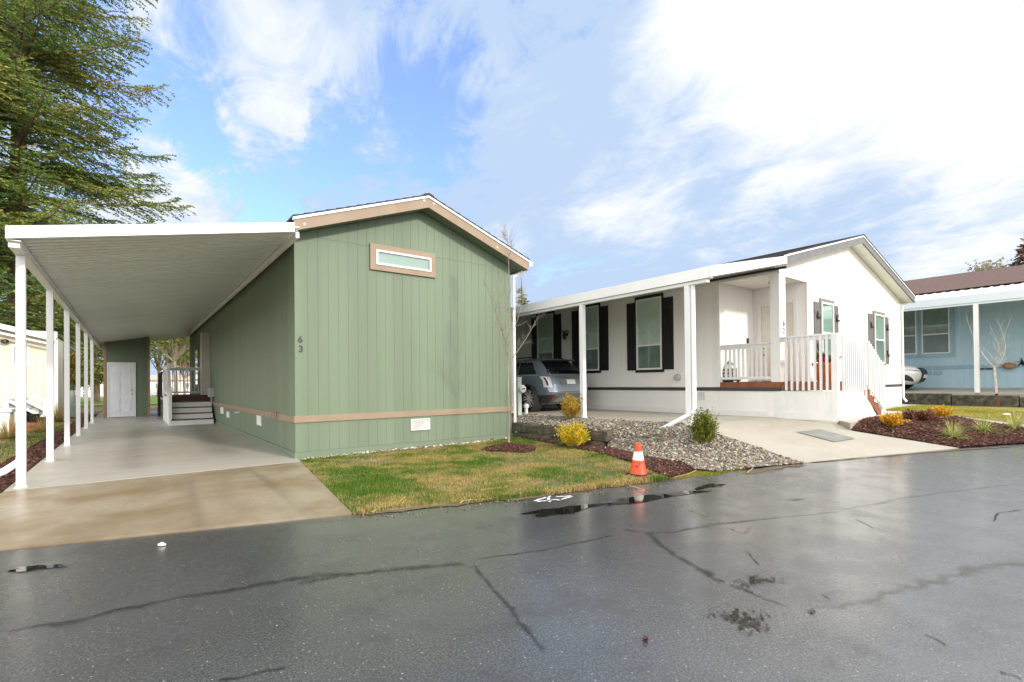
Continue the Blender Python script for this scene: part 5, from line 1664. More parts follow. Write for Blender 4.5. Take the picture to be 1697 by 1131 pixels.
# ------------------------------------------------------------------ utility posts
pb = oX(858.5, 691, 8.55)
t = thing('utility_pedestal', 'pale green utility pedestal with round white meter beside the gravel bank', 'utility box', (pb.x, pb.y, .5))
x, y = pb.x, pb.y
mb = MB(); mb.box(x - .07, x + .07, y - .09, y + .06, .42, 1.58); mb.box(x - .08, x + .08, y - .10, y + .07, 1.581, 1.61); t1 = mb.build('cabinet', PEDESTAL, t, bevel=.012)
mb = MB(); mb.lathe([(.12, 0), (.12, -.05), (.10, -.10), (.02, -.115)], (x + .05, y - .09, 1.28), 18, 'y'); mb.build('meter', WHITE, t, smooth=True)
mb = MB(); mb.box(x - .02, x + .09, y - .2155, y - .2065, 1.27, 1.30); mb.build('dial', DARKMETAL, t)
mb = MB(); mb.box(x - .05, x + .02, y - .098, y - .0905, 1.48, 1.53); mb.build('plate', GREYPLASTIC, t)
pc_ = oX(872, 683, 8.9)
t = thing('vent_cap', 'small white capped pipe standing in the gravel by the utility pedestal', 'pipe', (pc_.x, pc_.y, .55))
mb = MB(); mb.lathe([(.05, -.1), (.05, .16), (.075, .17), (.085, .22), (.07, .27), (.02, .29)], (pc_.x, pc_.y, .57), 14); mb.build('pipe', WHITE, t, smooth=True)
p = oZ(118, 692, 0)
t = thing('utility_box', 'slim pale green utility box on the grass behind the third carport post', 'utility box', (p.x, p.y, 0))
mb = MB(); mb.box(p.x - .14, p.x + .14, p.y - .1, p.y + .1, -.05, 1.25); mb.box(p.x - .155, p.x + .155, p.y - .115, p.y + .115, 1.251, 1.30); mb.build('cabinet', PEDESTAL, t, bevel=.02)
mb = MB(); mb.box(p.x - .10, p.x + .10, p.y - .112, p.y - .1005, .2, 1.1); mb.build('door', PEDESTAL, t)


# ------------------------------------------------------------------ saplings
def bez(p, q, bend, n=6):
    p, q = Vector(p), Vector(q); b = Vector(bend)
    return [p.lerp(q, i / n) + b * (4 * (i / n) * (1 - i / n)) for i in range(n + 1)]


def branch(mb, pts, r0, r1, depth, seed_twigs, tw_len, up=.5):
    n = len(pts); mb.tube(pts, [r0 + (r1 - r0) * i / (n - 1) for i in range(n)], 5 if r0 > .008 else 4)
    if depth <= 0: return
    L = sum((pts[i + 1] - pts[i]).length for i in range(n - 1))
    for k in range(seed_twigs):
        t = random.uniform(.25, .98); i = min(n - 2, int(t * (n - 1))); p = pts[i].lerp(pts[i + 1], t * (n - 1) - i)
        d = (pts[i + 1] - pts[i]).normalized()
        a = Vector((random.gauss(0, 1), random.gauss(0, 1), random.gauss(0, .4))); a = (a - d * a.dot(d)).normalized()
        dirv = (d * .75 + a * .65 + Vector((0, 0, up * .4))).normalized()
        ln = tw_len * random.uniform(.5, 1.2) * (1.1 - .6 * t)
        rr = (r0 + (r1 - r0) * t) * .55
        branch(mb, bez(p, p + dirv * ln, Vector((random.uniform(-.1, .1), random.uniform(-.1, .1), -.05)) * ln, 4), max(rr, .0022), .0012, depth - 1, max(1, seed_twigs // 2), tw_len * .55, up)


sb = oZ(843, 746, 0)
YS = sb.y
sp_ = thing('sapling', 'slender bare young tree in a bark mulch ring before the green house corner', 'tree', (sb.x, sb.y, 0))
def onY_(u, v, dy=0.0): return oY(u, v, YS + dy)
mb = MB()
tr = [Vector((sb.x, sb.y, -.05)), onY_(843.5, 690), onY_(842.5, 640), onY_(843, 600)]
mb.tube(tr, [.024, .020, .017, .016], 8)
random.seed(21)
lead = [onY_(843, 600), onY_(843, 540), onY_(843.5, 480), onY_(843, 430), onY_(841, 400), onY_(839.5, 380)]
mb2 = MB()
branch(mb2, lead, .015, .002, 2, 16, .42)
for (u0, v0), (u1, v1), dy, r in (((843, 600), (897, 515), -.5, .012), ((842, 596), (818, 475), .15, .011), ((842, 590), (828, 500), -.3, .010), ((843, 560), (872, 470), .3, .008), ((842, 575), (806, 470), -.6, .008), ((843, 540), (864, 450), -.1, .007), ((843, 520), (822, 455), .1, .006)):
    branch(mb2, bez(onY_(u0, v0), onY_(u1, v1, dy), (random.uniform(-.05, .05), 0, -.12), 7), r, .0025, 2, 8, .34)
mb.build('trunk', PALEBARK, sp_, smooth=True); mb2.build('crown', PALEBARK, sp_)
# mulch mound round its foot
ring = [(sb.x + .02 + .62 * math.cos(a) * (1 + .12 * math.sin(3 * a)), sb.y - .06 + .55 * math.sin(a) * (1 + .1 * math.cos(4 * a))) for a in [2 * PI * k / 22 for k in range(22)]]
rz_ = lambda A: .03 + .12 * np.clip(1 - np.hypot(A[:, 0] - sb.x, A[:, 1] - sb.y + .06) / .6, 0, 1)
sheet('mulch_mound', ring, rz_, MULCHBASE, step=.12, skirt=.05)
chips('mound_mulch', ring, 2600, rz_, .012, .030, 'ring of dark red bark mulch heaped round the bare sapling')

bs = oZ(1652, 672, .46)
t = thing('sapling', 'pale bare sapling on the bright lawn before the blue house', 'tree', (bs.x, bs.y, .45))
YB = bs.y
def onB(u, v, dx=0): return oX(u, v, bs.x + dx)
mb = MB(); mb.tube([Vector((bs.x, bs.y, .38)), onB(1651, 640), onB(1648, 609)], [.045, .04, .034], 8); mb.build('trunk', WHITEBARK, t, smooth=True)
mb = MB(); random.seed(5)
for (u1, v1), dx, r in (((1600, 518), .3, .030), ((1640, 540), -.3, .02), ((1672, 590), .2, .02), ((1650, 528), .4, .02), ((1628, 575), -.2, .014), ((1676, 525), -.4, .012), ((1618, 560), .5, .012)):
    branch(mb, bez(onB(1648, 609), onB(u1, v1, dx), (0, random.uniform(-.3, .3), -.2), 7), r * .75, .004, 2, 7, .6)
mb.build('crown', WHITEBARK, t)


# ------------------------------------------------------------------ shrubs
def leafcloud(name, parent, base, R, H, n, size, pal, bottom=.15, squareness=2.0, spikes=0, seed=1, wts=None, up=.6, shell=.55):
    """many small leaf faces on sprigs growing outwards from the base"""
    r = np.random.default_rng(seed)
    nb = max(8, n // 26)
    th = r.uniform(0, 2 * PI, nb); el = np.arccos(r.uniform(bottom, 1, nb) ** .75)
    rad = r.uniform(shell, 1.0, nb) * (1 + .22 * np.sin(3 * th + seed) * np.sin(el))
    tip = np.stack([R * rad * np.sin(el) * np.cos(th), R * rad * np.sin(el) * np.sin(th), H * (.12 + .88 * rad * np.cos(el) ** .8)], 1)
    k = n // nb
    t = r.uniform(.35, 1.06, (nb, k))
    C_ = tip[:, None, :] * t[..., None] + r.normal(0, .055 * R, (nb, k, 3))
    C_ = C_.reshape(-1, 3); m = len(C_)
    d = C_ / (np.linalg.norm(C_, axis=1, keepdims=True) + 1e-6) + np.array([0, 0, up]) + r.normal(0, .55, (m, 3)); d /= np.linalg.norm(d, axis=1, keepdims=True)
    a = r.normal(0, 1, (m, 3)); a -= d * (a * d).sum(1, keepdims=True); a /= np.linalg.norm(a, axis=1, keepdims=True)
    s = size * r.uniform(.6, 1.3, (m, 1))
    v0 = C_; v1 = C_ + d * s * .5 + a * s * .32; v2 = C_ + d * s; v3 = C_ + d * s * .5 - a * s * .32
    V = np.stack([v0, v1, v2, v3], 1).reshape(-1, 3) + np.array(base)
    F = (np.arange(m) * 4)[:, None] + np.array([0, 1, 2, 3])
    pal = np.array(pal); ci = r.choice(len(pal), nb, p=wts)
    c = np.repeat(pal[ci], k, 0) * r.uniform(.7, 1.3, (m, 1))
    o = mass(name, V, F, FOLI, parent, np.repeat(c, 4, 0))
    return o, tip


def stems(parent, base, tips, r0, m, name='stem', k=16):
    mb = MB(); b = Vector(base)
    for tp in tips[:k]:
        q = b + Vector(tp) * .9; mb.tube(bez(b + Vector((random.uniform(-.02, .02), random.uniform(-.02, .02), -.03)), q, (0, 0, -.04), 4), [r0, r0 * .8, r0 * .6, r0 * .4, r0 * .25], 4)
    mb.build(name, m, parent)


def shrub(label, u, v, zf, R, H, n, size, pal, seed, name='shrub', group=None, **kw):
    p = hit(u, v, zf); z = p.z
    t = thing(name, label, 'shrub', (p.x, p.y, z), 0, group)
    o, tips = leafcloud('foliage', t, (p.x, p.y, z), R, H, n, size, pal, seed=seed, **kw)
    stems(t, (p.x, p.y, z), tips, .008, PALEBARK)
    return t


GOLD = [(.50, .33, .045), (.40, .25, .04), (.55, .40, .08), (.30, .20, .03)]
YEL = [(.70, .50, .02), (.62, .42, .015), (.75, .58, .06), (.36, .33, .04)]
shrub('golden brown bush on the gravel beside the slim carport post', 946, 696, bankf, .32, .66, 5200, .036, GOLD, 3, bottom=.05)
shrub('bright yellow bush before the mossy stone wall', 952, 742, mulz, .44, .56, 5600, .038, YEL, 8, bottom=.12, up=.8)
shrub('rounded dark green bush with yellowish top beside the white downspout', 1167, 735, bankf,  .29, .66, 8000, .028, [(.10, .14, .02), (.16, .19, .03), (.30, .29, .04), (.06, .09, .015)], 13, bottom=.0)
shrub('orange gold dwarf bush at the left of the bark bed', 1479, 709, bedf, .24, .28, 2200, .045, [(.62, .33, .02), (.72, .42, .03), (.5, .25, .03)], 4)
shrub('orange gold dwarf bush at the back of the bark bed', 1558, 695, bedf, .25, .27, 2200, .045, [(.60, .31, .02), (.70, .42, .03), (.42, .25, .03)], 6)
shrub('dull red low plant with dry flower stems at the back of the bark bed', 1524, 698, bedf, .36, .22, 1500, .075, [(.20, .085, .06), (.13, .05, .04), (.27, .14, .09)], 9, bottom=.02, up=.1)


def tuft(label, u, v, zf, n, L, wd, pal, seed, name='grass_tuft', group=None, arch=.9, cat='plant'):
    p = hit(u, v, zf); z = p.z
    r = np.random.default_rng(seed)
    a = r.uniform(0, 2 * PI, n); l = L * r.uniform(.6, 1.15, n); el = r.uniform(.35, 1.45, n)
    S = 6; V = []; 
    dx, dy = np.cos(a), np.sin(a)
    rows = []
    for i in range(S + 1):
        t = i / S
        h = l * (np.sin(el) * t - arch * .55 * t * t * np.cos(el) * 1.2); o = l * np.cos(el) * (t + .25 * t * t)
        w_ = wd * (1 - t * .85) * (1 if i else .7)
        c = np.stack([p.x + dx * (o + .03) , p.y + dy * (o + .03), z + np.maximum(h, .005) - .01], 1)
        sd_ = np.stack([-dy, dx, 0 * dx], 1) * w_
        rows += [c - sd_, c + sd_]
    V = np.stack(rows, 1).reshape(-1, 3); k = 2 * (S + 1)
    F = np.concatenate([(np.arange(n) * k)[:, None] + np.array([2 * i, 2 * i + 1, 2 * i + 3, 2 * i + 2]) for i in range(S)], 0)
    pal = np.array(pal); c = pal[r.integers(0, len(pal), n)] * r.uniform(.75, 1.25, (n, 1))
    o = mass(name, V, F, FOLI, None, np.repeat(c, k, 0), base=(p.x, p.y, z))
    return tag(o, label, cat, group)


SEDGE = [(.40, .42, .10), (.55, .55, .22), (.27, .32, .07), (.6, .58, .3)]
tuft('striped grass tuft nearest the road in the bark bed', 1580, 725, bedf, 220, .42, .006, SEDGE, 2)
tuft('striped grass tuft midway along the right side of the bark bed', 1630, 716, bedf, 220, .42, .006, SEDGE, 3)
tuft('striped grass tuft by the walkway at the far right of the bark bed', 1682, 711, bedf, 200, .40, .006, SEDGE, 4)
DRY = [(.52, .37, .16), (.62, .46, .22), (.42, .30, .12), (.34, .30, .10)]
z0f = zc(.0)
tuft('dry straw coloured grass clump left of the front carport post', 14, 728, z0f, 420, .75, .006, DRY, 5, 'dry_grass_clump', arch=.6)
tuft('dry straw coloured grass clump between the first two carport posts', 72, 716, z0f, 320, .75, .006, DRY, 6, 'dry_grass_clump', arch=.7)
tuft('dry straw grass clump leaning behind the second carport post', 96, 700, z0f, 380, .95, .007, DRY, 7, 'dry_grass_clump', arch=.8)
tuft('low green weed at the foot of the yellow bush', 930, 739, mulz, 60, .22, .012, [(.15, .22, .05), (.2, .27, .08)], 8, 'weed', arch=1.1)

# ------------------------------------------------------------------ things on the porch
pp = Vector((12.72, 4.72, DZ))
t = thing('flower_pot', 'orange planter with pink flowers behind the porch railing', 'flower pot', tuple(pp))
mb = MB(); mb.lathe([(.15, .0), (.17, .03), (.24, .36), (.27, .37), (.275, .43), (.25, .43), (.22, .38), (.01, .37)], pp, 24); mb.build('pot', TERRA, t, smooth=True)
leafcloud('foliage', t, tuple(pp + Vector((0, 0, .38))), .30, .26, 500, .08, [(.10, .15, .03), (.14, .18, .05), (.2, .12, .05)], seed=5)
leafcloud('flower', t, tuple(pp + Vector((-.22, -.05, .42))), .10, .14, 130, .05, [(.62, .03, .16), (.75, .06, .22)], seed=6)
lp = oX(1209, 633, 12.42); lp.z = DZ
t = thing('lantern', 'squat black lattice lantern with white panels on the porch boards behind the railing', 'lantern', tuple(lp))
mb = MB(); mb.box(lp.x - .2, lp.x + .2, lp.y - .2, lp.y + .2, DZ + .03, DZ + .09)
for sx in (-1, 1):
    for sy in (-1, 1): mb.box(lp.x + sx * .15 - .025, lp.x + sx * .15 + .025, lp.y + sy * .15 - .025, lp.y + sy * .15 + .025, DZ + .001, DZ + .03)
mb.build('base', DARKMETAL, t)
mb = MB(); mb.lathe([(.155, .10), (.155, .36), (.10, .45), (.03, .50)], lp, 12); mb.build('shade', WHITE, t)
mb = MB()
for k in range(8):
    a = 2 * PI * k / 8; a2 = a + PI / 4
    f = lambda aa, r, z: lp + Vector((r * math.cos(aa), r * math.sin(aa), z))
    mb.tube([f(a, .17, .09), f(a, .17, .36), f(a, .11, .46), f(a, .02, .54)], .014, 5)
    for z0 in (.10, .19, .28): mb.tube([f(a, .17, z0), f(a2, .17, z0 + .09)], .012, 4); mb.tube([f(a2, .17, z0), f(a, .17, z0 + .09)], .012, 4)
mb.tube([f(0, .03, .53), lp + Vector((0, 0, .60)), f(PI, .03, .53)], .01, 5)
mb.build('lattice', DARKMETAL, t)

# ------------------------------------------------------------------ litter, twigs and paint on the road
def lay(u, v): p = rz_at(u, v); return Vector((p.x, p.y, float(lawnz(np.array([[p.x, p.y]]))[0]) + .012))


for lab, pts in (('long bent straw lying from the lawn onto the road near the concrete apron', [(616, 853), (632, 845), (658, 840), (672, 826)]),
                 ('pale bent reed on the road edge below the middle of the lawn', [(762, 838), (770, 833), (812, 830), (840, 824)]),
                 ('straight straw on the lawn, left of two before the mulch ring', [(795, 815), (830, 811)]),
                 ('straight straw on the lawn, right of two before the mulch ring', [(838, 801), (872, 797)]),
                 ('yellow reed stalk lying across the puddle below the cone', [(1043, 808), (1056, 812), (1068, 816)]),
                 ('thin reed lying on the moss at the gravel edge', [(1118, 793), (1140, 788), (1160, 780)]),
                 ('bent reed at the road edge right of the moss', [(1160, 778), (1190, 781), (1212, 782)]),
                 ('short twig on the gravel edge near the driveway', [(1238, 787), (1248, 779)])):
    mb = MB(); P = [lay(*q) for q in pts]; mb.tube(P, .006, 5)
    o = mb.build('straw', STRAW, None, base=tuple(P[0])); tag(o, lab, 'straw', 'straws along the lawn and road edge')
def scrap(u, v, s, m, name, lab, cat):
    p = rz_at(u, v); p.z += .006; mb = MB(); n = 7
    top = [(p.x + s * math.cos(2 * PI * k / n) * random.uniform(.5, 1.3), p.y + .6 * s * math.sin(2 * PI * k / n) * random.uniform(.5, 1.2), p.z + random.uniform(.004, .02)) for k in range(n)]
    b = len(mb.v); mb.v += top + [(p.x, p.y, p.z + .03)]; mb.f += [[k, (k + 1) % n, n] for k in range(n)]
    mb.prism([(a, c, p.z) for a, c, _ in top], (0, 0, .006))
    tag(mb.build(name, m, None, base=tuple(p)), lab, cat)
scrap(269, 905, .05, WHITE, 'paper_scrap', 'crumpled white scrap on the asphalt below the concrete apron', 'litter')
scrap(1069, 1063, .022, mat('wet_leaf', (.05, .012, .012), .5), 'fallen_leaf', 'dark red leaf lying on the open asphalt', 'leaf')
scrap(1668, 688, .10, WHITE, 'paper_scrap', 'small white scrap on the bright lawn by the walkway', 'litter')
PAINT = softmat('white_road_paint', (.62, .63, .64), .5, .15, .35, 30, .5)
OLDPAINT = softmat('faded_yellow_paint', (.20, .15, .075), .5, .45, 1.5, 22, 1.4)
for px, wd in [([(886, 832), (912, 822)], .028), ([(889, 833), (915, 829)], .028), ([(903, 823), (915, 833)], .028), ([(912, 830), (930, 828)], .03), ([(921, 825), (948, 822)], .028), ([(948, 823), (925, 831)], .028)]:
    ribbon('utility_mark', px, wd, PAINT, z=.005, jag=.25)
for px in ([(1112, 837), (1135, 840)], [(1140, 845), (1178, 858)], [(1178, 858), (1195, 868)], [(1150, 870), (1240, 864)], [(1207, 874), (1236, 886)], [(1236, 886), (1240, 872)]):
    ribbon('utility_mark', px, .05, OLDPAINT, z=.0045, jag=.6)

# ------------------------------------------------------------------ trees
def at(u, v, hd):
    r = ray(u, v); h = math.hypot(r.x, r.y)
    return CP + r * (hd / h)


def conifer(label, base, H, zlow, slope, rcap, seed, name='conifer', group=None, pal=None, whorl=.5, per=6, twig=.27, leaf=.15, lw=.30, zmax=None, droop=.32, trunk_r=.32, lean_side=None, fill=1.0):
    r = np.random.default_rng(seed); rd = random.Random(seed)
    b = Vector(base)
    t = thing(name, label, 'tree', tuple(b), 0, group)
    mb = MB()
    mb.tube([b + Vector((0, 0, -.3)), b + Vector((0, 0, H * .3)), b + Vector((.1, 0, H * .6)), b + Vector((0, 0, H))], [trunk_r * 1.15, trunk_r * .85, trunk_r * .5, .03], 10)
    pal = np.array(pal or [(.16, .23, .055), (.23, .29, .065), (.10, .16, .05), (.31, .34, .08), (.18, .25, .06), (.32, .29, .085)])
    P0, D0, SZ, CI = [], [], [], []
    z = zlow
    top = min(H - .3, zmax or 1e9)
    while z < top:
        rr = min(rcap, (H - z) * slope) * (1 if z > zlow + 1.5 else .8)
        for k in range(per):
            az = rd.uniform(0, 2 * PI); L = rr * rd.uniform(.62, 1.12)
            if L < .3: continue
            zz = z + rd.uniform(-.3, .3)
            d = Vector((math.cos(az), math.sin(az), 0)); sd_ = Vector((-d.y, d.x, 0))
            dr = droop * rd.uniform(.6, 1.3); rise = rd.uniform(.05, .22); wob = rd.uniform(-.12, .12)
            f = lambda s: b + Vector((0, 0, zz)) + d * (L * s) + sd_ * (wob * L * s * s) + Vector((0, 0, L * (rise * s - dr * s * s + .24 * s ** 4)))
            n = 7; pts = [f(i / n) for i in range(n + 1)]
            mb.tube(pts, [max(.012, .055 * L / 6 * (1 - i / (n + 1))) + .008 for i in range(n + 1)], 4, cap=False)
            ci = rd.randrange(len(pal))
            step = twig; s = .12
            while s < 1.0:
                for sg in (-1, 1):
                    if rd.random() > fill: continue
                    tl = (.10 + .34 * (1 - s)) * L * rd.uniform(.55, 1.15) + .25
                    tl = min(tl, 2.2)
                    p = f(s); dd = (f(min(1, s + .05)) - p).normalized()
                    td = (dd * .75 + sd_ * sg * rd.uniform(.5, 1.0) + Vector((0, 0, rd.uniform(-.30, .05)))).normalized()
                    m = max(3, int(tl / (leaf * .62)))
                    tt = np.linspace(.08, 1, m)
                    q = np.array(p)[None] + np.array(td)[None] * (tl * tt)[:, None] + np.array([0, 0, -1])[None] * (.16 * tl * tt ** 2)[:, None]
                    for rep in range(2):
                        sgn = np.where(np.arange(m) % 2 == 0, 1, -1) * (1 if rep else -1)
                        side = np.cross(np.array(td), np.array([0, 0, 1.0])); side /= np.linalg.norm(side) + 1e-9
                        dl = np.array(td)[None] * .75 + side[None] * (sgn * .75)[:, None] + r.normal(0, .28, (m, 3))
                        P0.append(q); D0.append(dl); SZ.append(leaf * r.uniform(.7, 1.35, m)); CI.append(np.full(m, ci if rd.random() < .7 else rd.randrange(len(pal))))
                s += step / L
        z += whorl * rd.uniform(.7, 1.3)
    P0 = np.concatenate(P0); D0 = np.concatenate(D0); SZ = np.concatenate(SZ); CI = np.concatenate(CI)
    D0 /= np.linalg.norm(D0, axis=1, keepdims=True)
    n = len(P0)
    a = r.normal(0, 1, (n, 3)) + np.array([0, 0, .8]); a = np.cross(D0, a); a /= np.linalg.norm(a, axis=1, keepdims=True) + 1e-9
    s = SZ[:, None]
    V = np.stack([P0 - D0 * s * .1, P0 + D0 * s * .45 + a * s * lw * .5, P0 + D0 * s, P0 + D0 * s * .45 - a * s * lw * .5], 1).reshape(-1, 3)
    F = (np.arange(n) * 4)[:, None] + np.array([0, 1, 2, 3])
    c = pal[CI] * r.uniform(.7, 1.3, (n, 1))
    mb.build('trunk', BARK, t)
    mass('crown', V, F, FOLI, t, np.repeat(c, 4, 0))
    return t


fb = at(30, 300, 36); 
conifer('tall spreading fir tree rising behind the carport at the left', (fb.x, fb.y, 0), 36, 4.6, .40, 6.6, 4, 'fir_tree', zmax=27, whorl=.62, per=7, leaf=.135, lw=.50, twig=.24, trunk_r=.42, fill=.88, droop=.34)
for i, (u, hd, H, sl, lab) in enumerate(((70, 58, 15, .34, 'dark green fir seen between the first carport posts'), (118, 66, 17, .33, 'broad dark fir seen between the middle carport posts'), (160, 60, 12, .36, 'drooping green fir beside the storage shed'), (20, 52, 17, .34, 'dark fir behind the beige house roof'))):
    p = at(u, 640, hd)
    conifer(lab, (p.x, p.y, 0), H, 2.2, sl, 4.6, 30 + i, 'fir_tree', whorl=.6, per=6, leaf=.34, lw=.42, twig=.5, trunk_r=.25)
tp = at(864, 461, 52)
conifer('small dark conifer tip showing above the white carport roof', (tp.x, tp.y, 0), tp.z, 5, .22, 3, 41, 'fir_tree', whorl=.45, per=6, leaf=.3, lw=.4, twig=.42)
tp = at(1696, 392, 75)
conifer('reddish brown conifer at the far right above the blue house roof', (tp.x + .6, tp.y, 0), tp.z + .5, 8, .30, 3.2, 43, 'fir_tree', pal=[(.16, .085, .07), (.12, .10, .06), (.20, .10, .09)], whorl=.6, per=6, leaf=.38, lw=.4, twig=.6)


def broadleaf(label, u, hd, H, R, n, size, pal, seed, trunk_m, name='broadleaf_tree', zt=None, cl=.35, clumps=16):
    p = at(u, 640, hd); b = Vector((p.x, p.y, 0)); rd = random.Random(seed); r = np.random.default_rng(seed)
    t = thing(name, label, 'tree', tuple(b))
    mb = MB(); random.seed(seed)
    fork = b + Vector((rd.uniform(-.3, .3), 0, H * cl)); mb.tube([b + Vector((0, 0, -.2)), b.lerp(fork, .5) + Vector((.08, 0, 0)), fork], [.24, .19, .16], 8)
    cs = []
    for k in range(clumps):
        az = rd.uniform(0, 2 * PI); el = rd.uniform(-.1, 1.4)
        c = b + Vector((R * math.cos(az) * math.cos(el) * rd.uniform(.4, 1), R * math.sin(az) * math.cos(el) * rd.uniform(.4, 1), H * (cl + .25) + (H * (.75 - cl)) * math.sin(el) * rd.uniform(.4, 1)))
        cs.append(c); branch(mb, bez(fork, c, (0, 0, -.25), 5), .09, .02, 1, 4, R * .35)
    V, Cc = [], []
    pal = np.array(pal)
    per = n // clumps
    for c in cs:
        q = np.array(c)[None] + r.normal(0, 1, (per, 3)) * np.array([R * .24, R * .24, R * .17])
        d = r.normal(0, 1, (per, 3)); d /= np.linalg.norm(d, axis=1, keepdims=True); a = np.cross(d, r.normal(0, 1, (per, 3))); a /= np.linalg.norm(a, axis=1, keepdims=True)
        s = size * r.uniform(.6, 1.4, (per, 1))
        V.append(np.stack([q - d * s * .5, q + a * s * .3, q + d * s * .5, q - a * s * .3], 1).reshape(-1, 3)); Cc.append(np.repeat(pal[r.integers(0, len(pal), per)] * r.uniform(.7, 1.3, (per, 1)), 4, 0))
    V = np.concatenate(V); Cc = np.concatenate(Cc); F = (np.arange(len(V) // 4) * 4)[:, None] + np.array([0, 1, 2, 3])
    mb.build('trunk', trunk_m, t)
    mass('crown', V, F, FOLI, t, Cc)
    return t


YG = [(.19, .23, .05), (.25, .26, .07), (.13, .17, .04), (.30, .25, .09)]
broadleaf('pale trunked yellow green tree in the gap right of the storage shed', 292, 62, 9.5, 3.4, 9000, .24, YG, 3, PALEBARK, cl=.42)
broadleaf('green leafy tree at the far side of the field beside the shed gap', 262, 84, 10, 4.2, 5200, .32, [(.11, .16, .04), (.16, .20, .05), (.08, .12, .03)], 5, BARK)
broadleaf('rusty orange leafed tree at the back of the field behind the porch steps', 306, 96, 7.5, 4.0, 3600, .34, [(.34, .20, .10), (.40, .27, .14), (.26, .19, .08)], 7, PALEBARK)
broadleaf('loose dark leafy tree behind the second and third carport posts', 98, 80, 11, 4.6, 5600, .32, [(.09, .12, .03), (.13, .16, .04), (.19, .17, .06)], 9, BARK)
broadleaf('ochre leafed tall shrub by the corner of the beige house', 104, 46, 5.2, 1.0, 2600, .18, [(.33, .24, .04), (.27, .21, .03), (.22, .19, .03)], 11, PALEBARK, 'tall_shrub', cl=.12)
broadleaf('reddish twiggy tree behind the storage shed posts', 140, 100, 11, 5, 4200, .36, [(.20, .14, .08), (.12, .14, .05), (.26, .2, .12)], 13, PALEBARK)
p = at(1641, 436, 70)
broadleaf('pale bushy treetop just above the blue house roof', 1641, 70, p.z, 2.2, 2400, .32, [(.40, .41, .30), (.33, .33, .22), (.30, .25, .20)], 15, PALEBARK)

# ------------------------------------------------------------------ beige house and its clutter at the left edge
HBY = 30.0
ZB = 0
bz_ = thing('beige_house', 'cream sided house with white trimmed awning partly hidden behind the left carport posts', 'house', (-7, 36, 0))
cx = oY(95, 640, HBY).x
mb = MB(); siding(mb, 'x', HBY, -1, -13, cx, -.05, lambda x: 3.95, sp=.3, g=.008, dep=.006); siding(mb, 'y', cx, 1, HBY + .105, 32.5, -.05, lambda y: 3.6, sp=.3, g=.008); mb.build('wall', BEIGE, bz_)
mb = MB(); mb.box(cx - .12, cx + .025, HBY - .025, HBY - .001, -.04, 3.6); mb.build('corner_trim', WHITE, bz_)
a, b_ = oY(-40, 536, 29.4), oY(92, 566, 29.4); c_, d_ = oY(-40, 524, 30.2), oY(32, 549, 30.2)
mb = MB(); mb.prism([(a.x, 29.4, a.z), (b_.x, 29.4, b_.z), (b_.x, 29.4, b_.z + .22), (a.x, 29.4, a.z + .22)], (0, .05, 0)); mb.prism([(a.x, 29.46, a.z - .22), (b_.x - .1, 29.46, b_.z - .18), (b_.x - .1, 29.46, b_.z - .10), (a.x, 29.46, a.z - .12)], (0, .05, 0)); mb.build('awning_fascia', WHITEMETAL, bz_)
mb = MB(); mb.prism([(a.x, 29.45, a.z + .15), (b_.x, 29.45, b_.z + .15), (b_.x, 29.45, b_.z + .20), (a.x, 29.45, a.z + .20)], (0, 14.5, 0)); mb.build('awning_roof', CEILMETAL, bz_)
mb = MB(); mb.prism([(-13, 29.8, c_.z + 1.2), (d_.x, 29.8, d_.z - .1), (d_.x, 29.8, d_.z + .1), (-13, 29.8, c_.z + 1.4)], (0, 15, 0)); mb.build('roof', mat('grey_shingles', (.30, .28, .27), .9, .3, 12), bz_)
wc0, wc1 = oY(40, 605, HBY), oY(46, 574, HBY)
window(bz_, 'x', HBY, -1, wc0.x - .35, wc1.x + .02, wc0.z, wc1.z, WHITE, .03, WHITE, None, SCREEN, slats=False, trimw=(.06, .06, .06, .06))
q = oY(66, 600, HBY); mb = MB(); mb.tube([(q.x, HBY - .06, q.z), (q.x, HBY - .06, .2)], .06, 8); mb.build('downspout', WHITEMETAL, bz_, smooth=True)
q = oY(9, 566, HBY); mb = MB(); mb.lathe([(.05, .08), (.12, .05), (.14, -.05), (.05, -.10)], (q.x, HBY - .14, q.z), 12); mb.build('wall_lamp', DARKMETAL, bz_, smooth=True)
SYB = 27.6
t = thing('entry_steps', 'white railed wooden entry steps at the cream house behind the carport posts', 'steps', (-4, 28, 0))
p0, p1 = oY(4, 627, SYB), oY(80, 668, SYB)
mb = MB()
for dz in (0, -.42, -.78):
    mb.beam(p0 + Vector((0, 0, dz)), p1 + Vector((0, 0, dz * .85)), .07, .10)
mb.build('handrail', WHITE, t)
for u in (9, 76):
    k = (u - 4) / 76; q = p0.lerp(p1, k); mb = MB(); mb.box(q.x - .09, q.x + .09, SYB - .05, SYB + .09, -.02, q.z + .05); mb.build('newel_post', WHITE, t)
for k in range(5):
    q = p0.lerp(p1, .25 + .17 * k); mb = MB(); mb.box(q.x - .2, q.x + .25, SYB + .15, SYB + 1.2, -.02, max(.1, 1.02 - .2 * k)); mb.build('step', GREYPLASTIC, t)
q0, q1 = oY(-6, 716, 22.5), oY(17, 678, 22.5)
t = thing('storage_box', 'white lidded storage box at the left edge before the cream house', 'box', ((q0.x + q1.x) / 2, 22.8, 0))
mb = MB(); mb.box(q0.x, q1.x, 22.5, 23.2, 0, q1.z - .12); mb.build('box_body', WHITE, t, bevel=.05)
mb = MB(); mb.box(q0.x - .04, q1.x + .04, 22.46, 23.24, q1.z - .118, q1.z); mb.build('lid', WHITE, t, bevel=.03)
q0, q1 = oY(19, 717, 22.8), oY(75, 702, 22.8)
t = thing('brick_planter', 'low orange brick planter edge on the lawn left of the carport', 'planter', ((q0.x + q1.x) / 2, 23, 0))
mb = MB(); n = 7
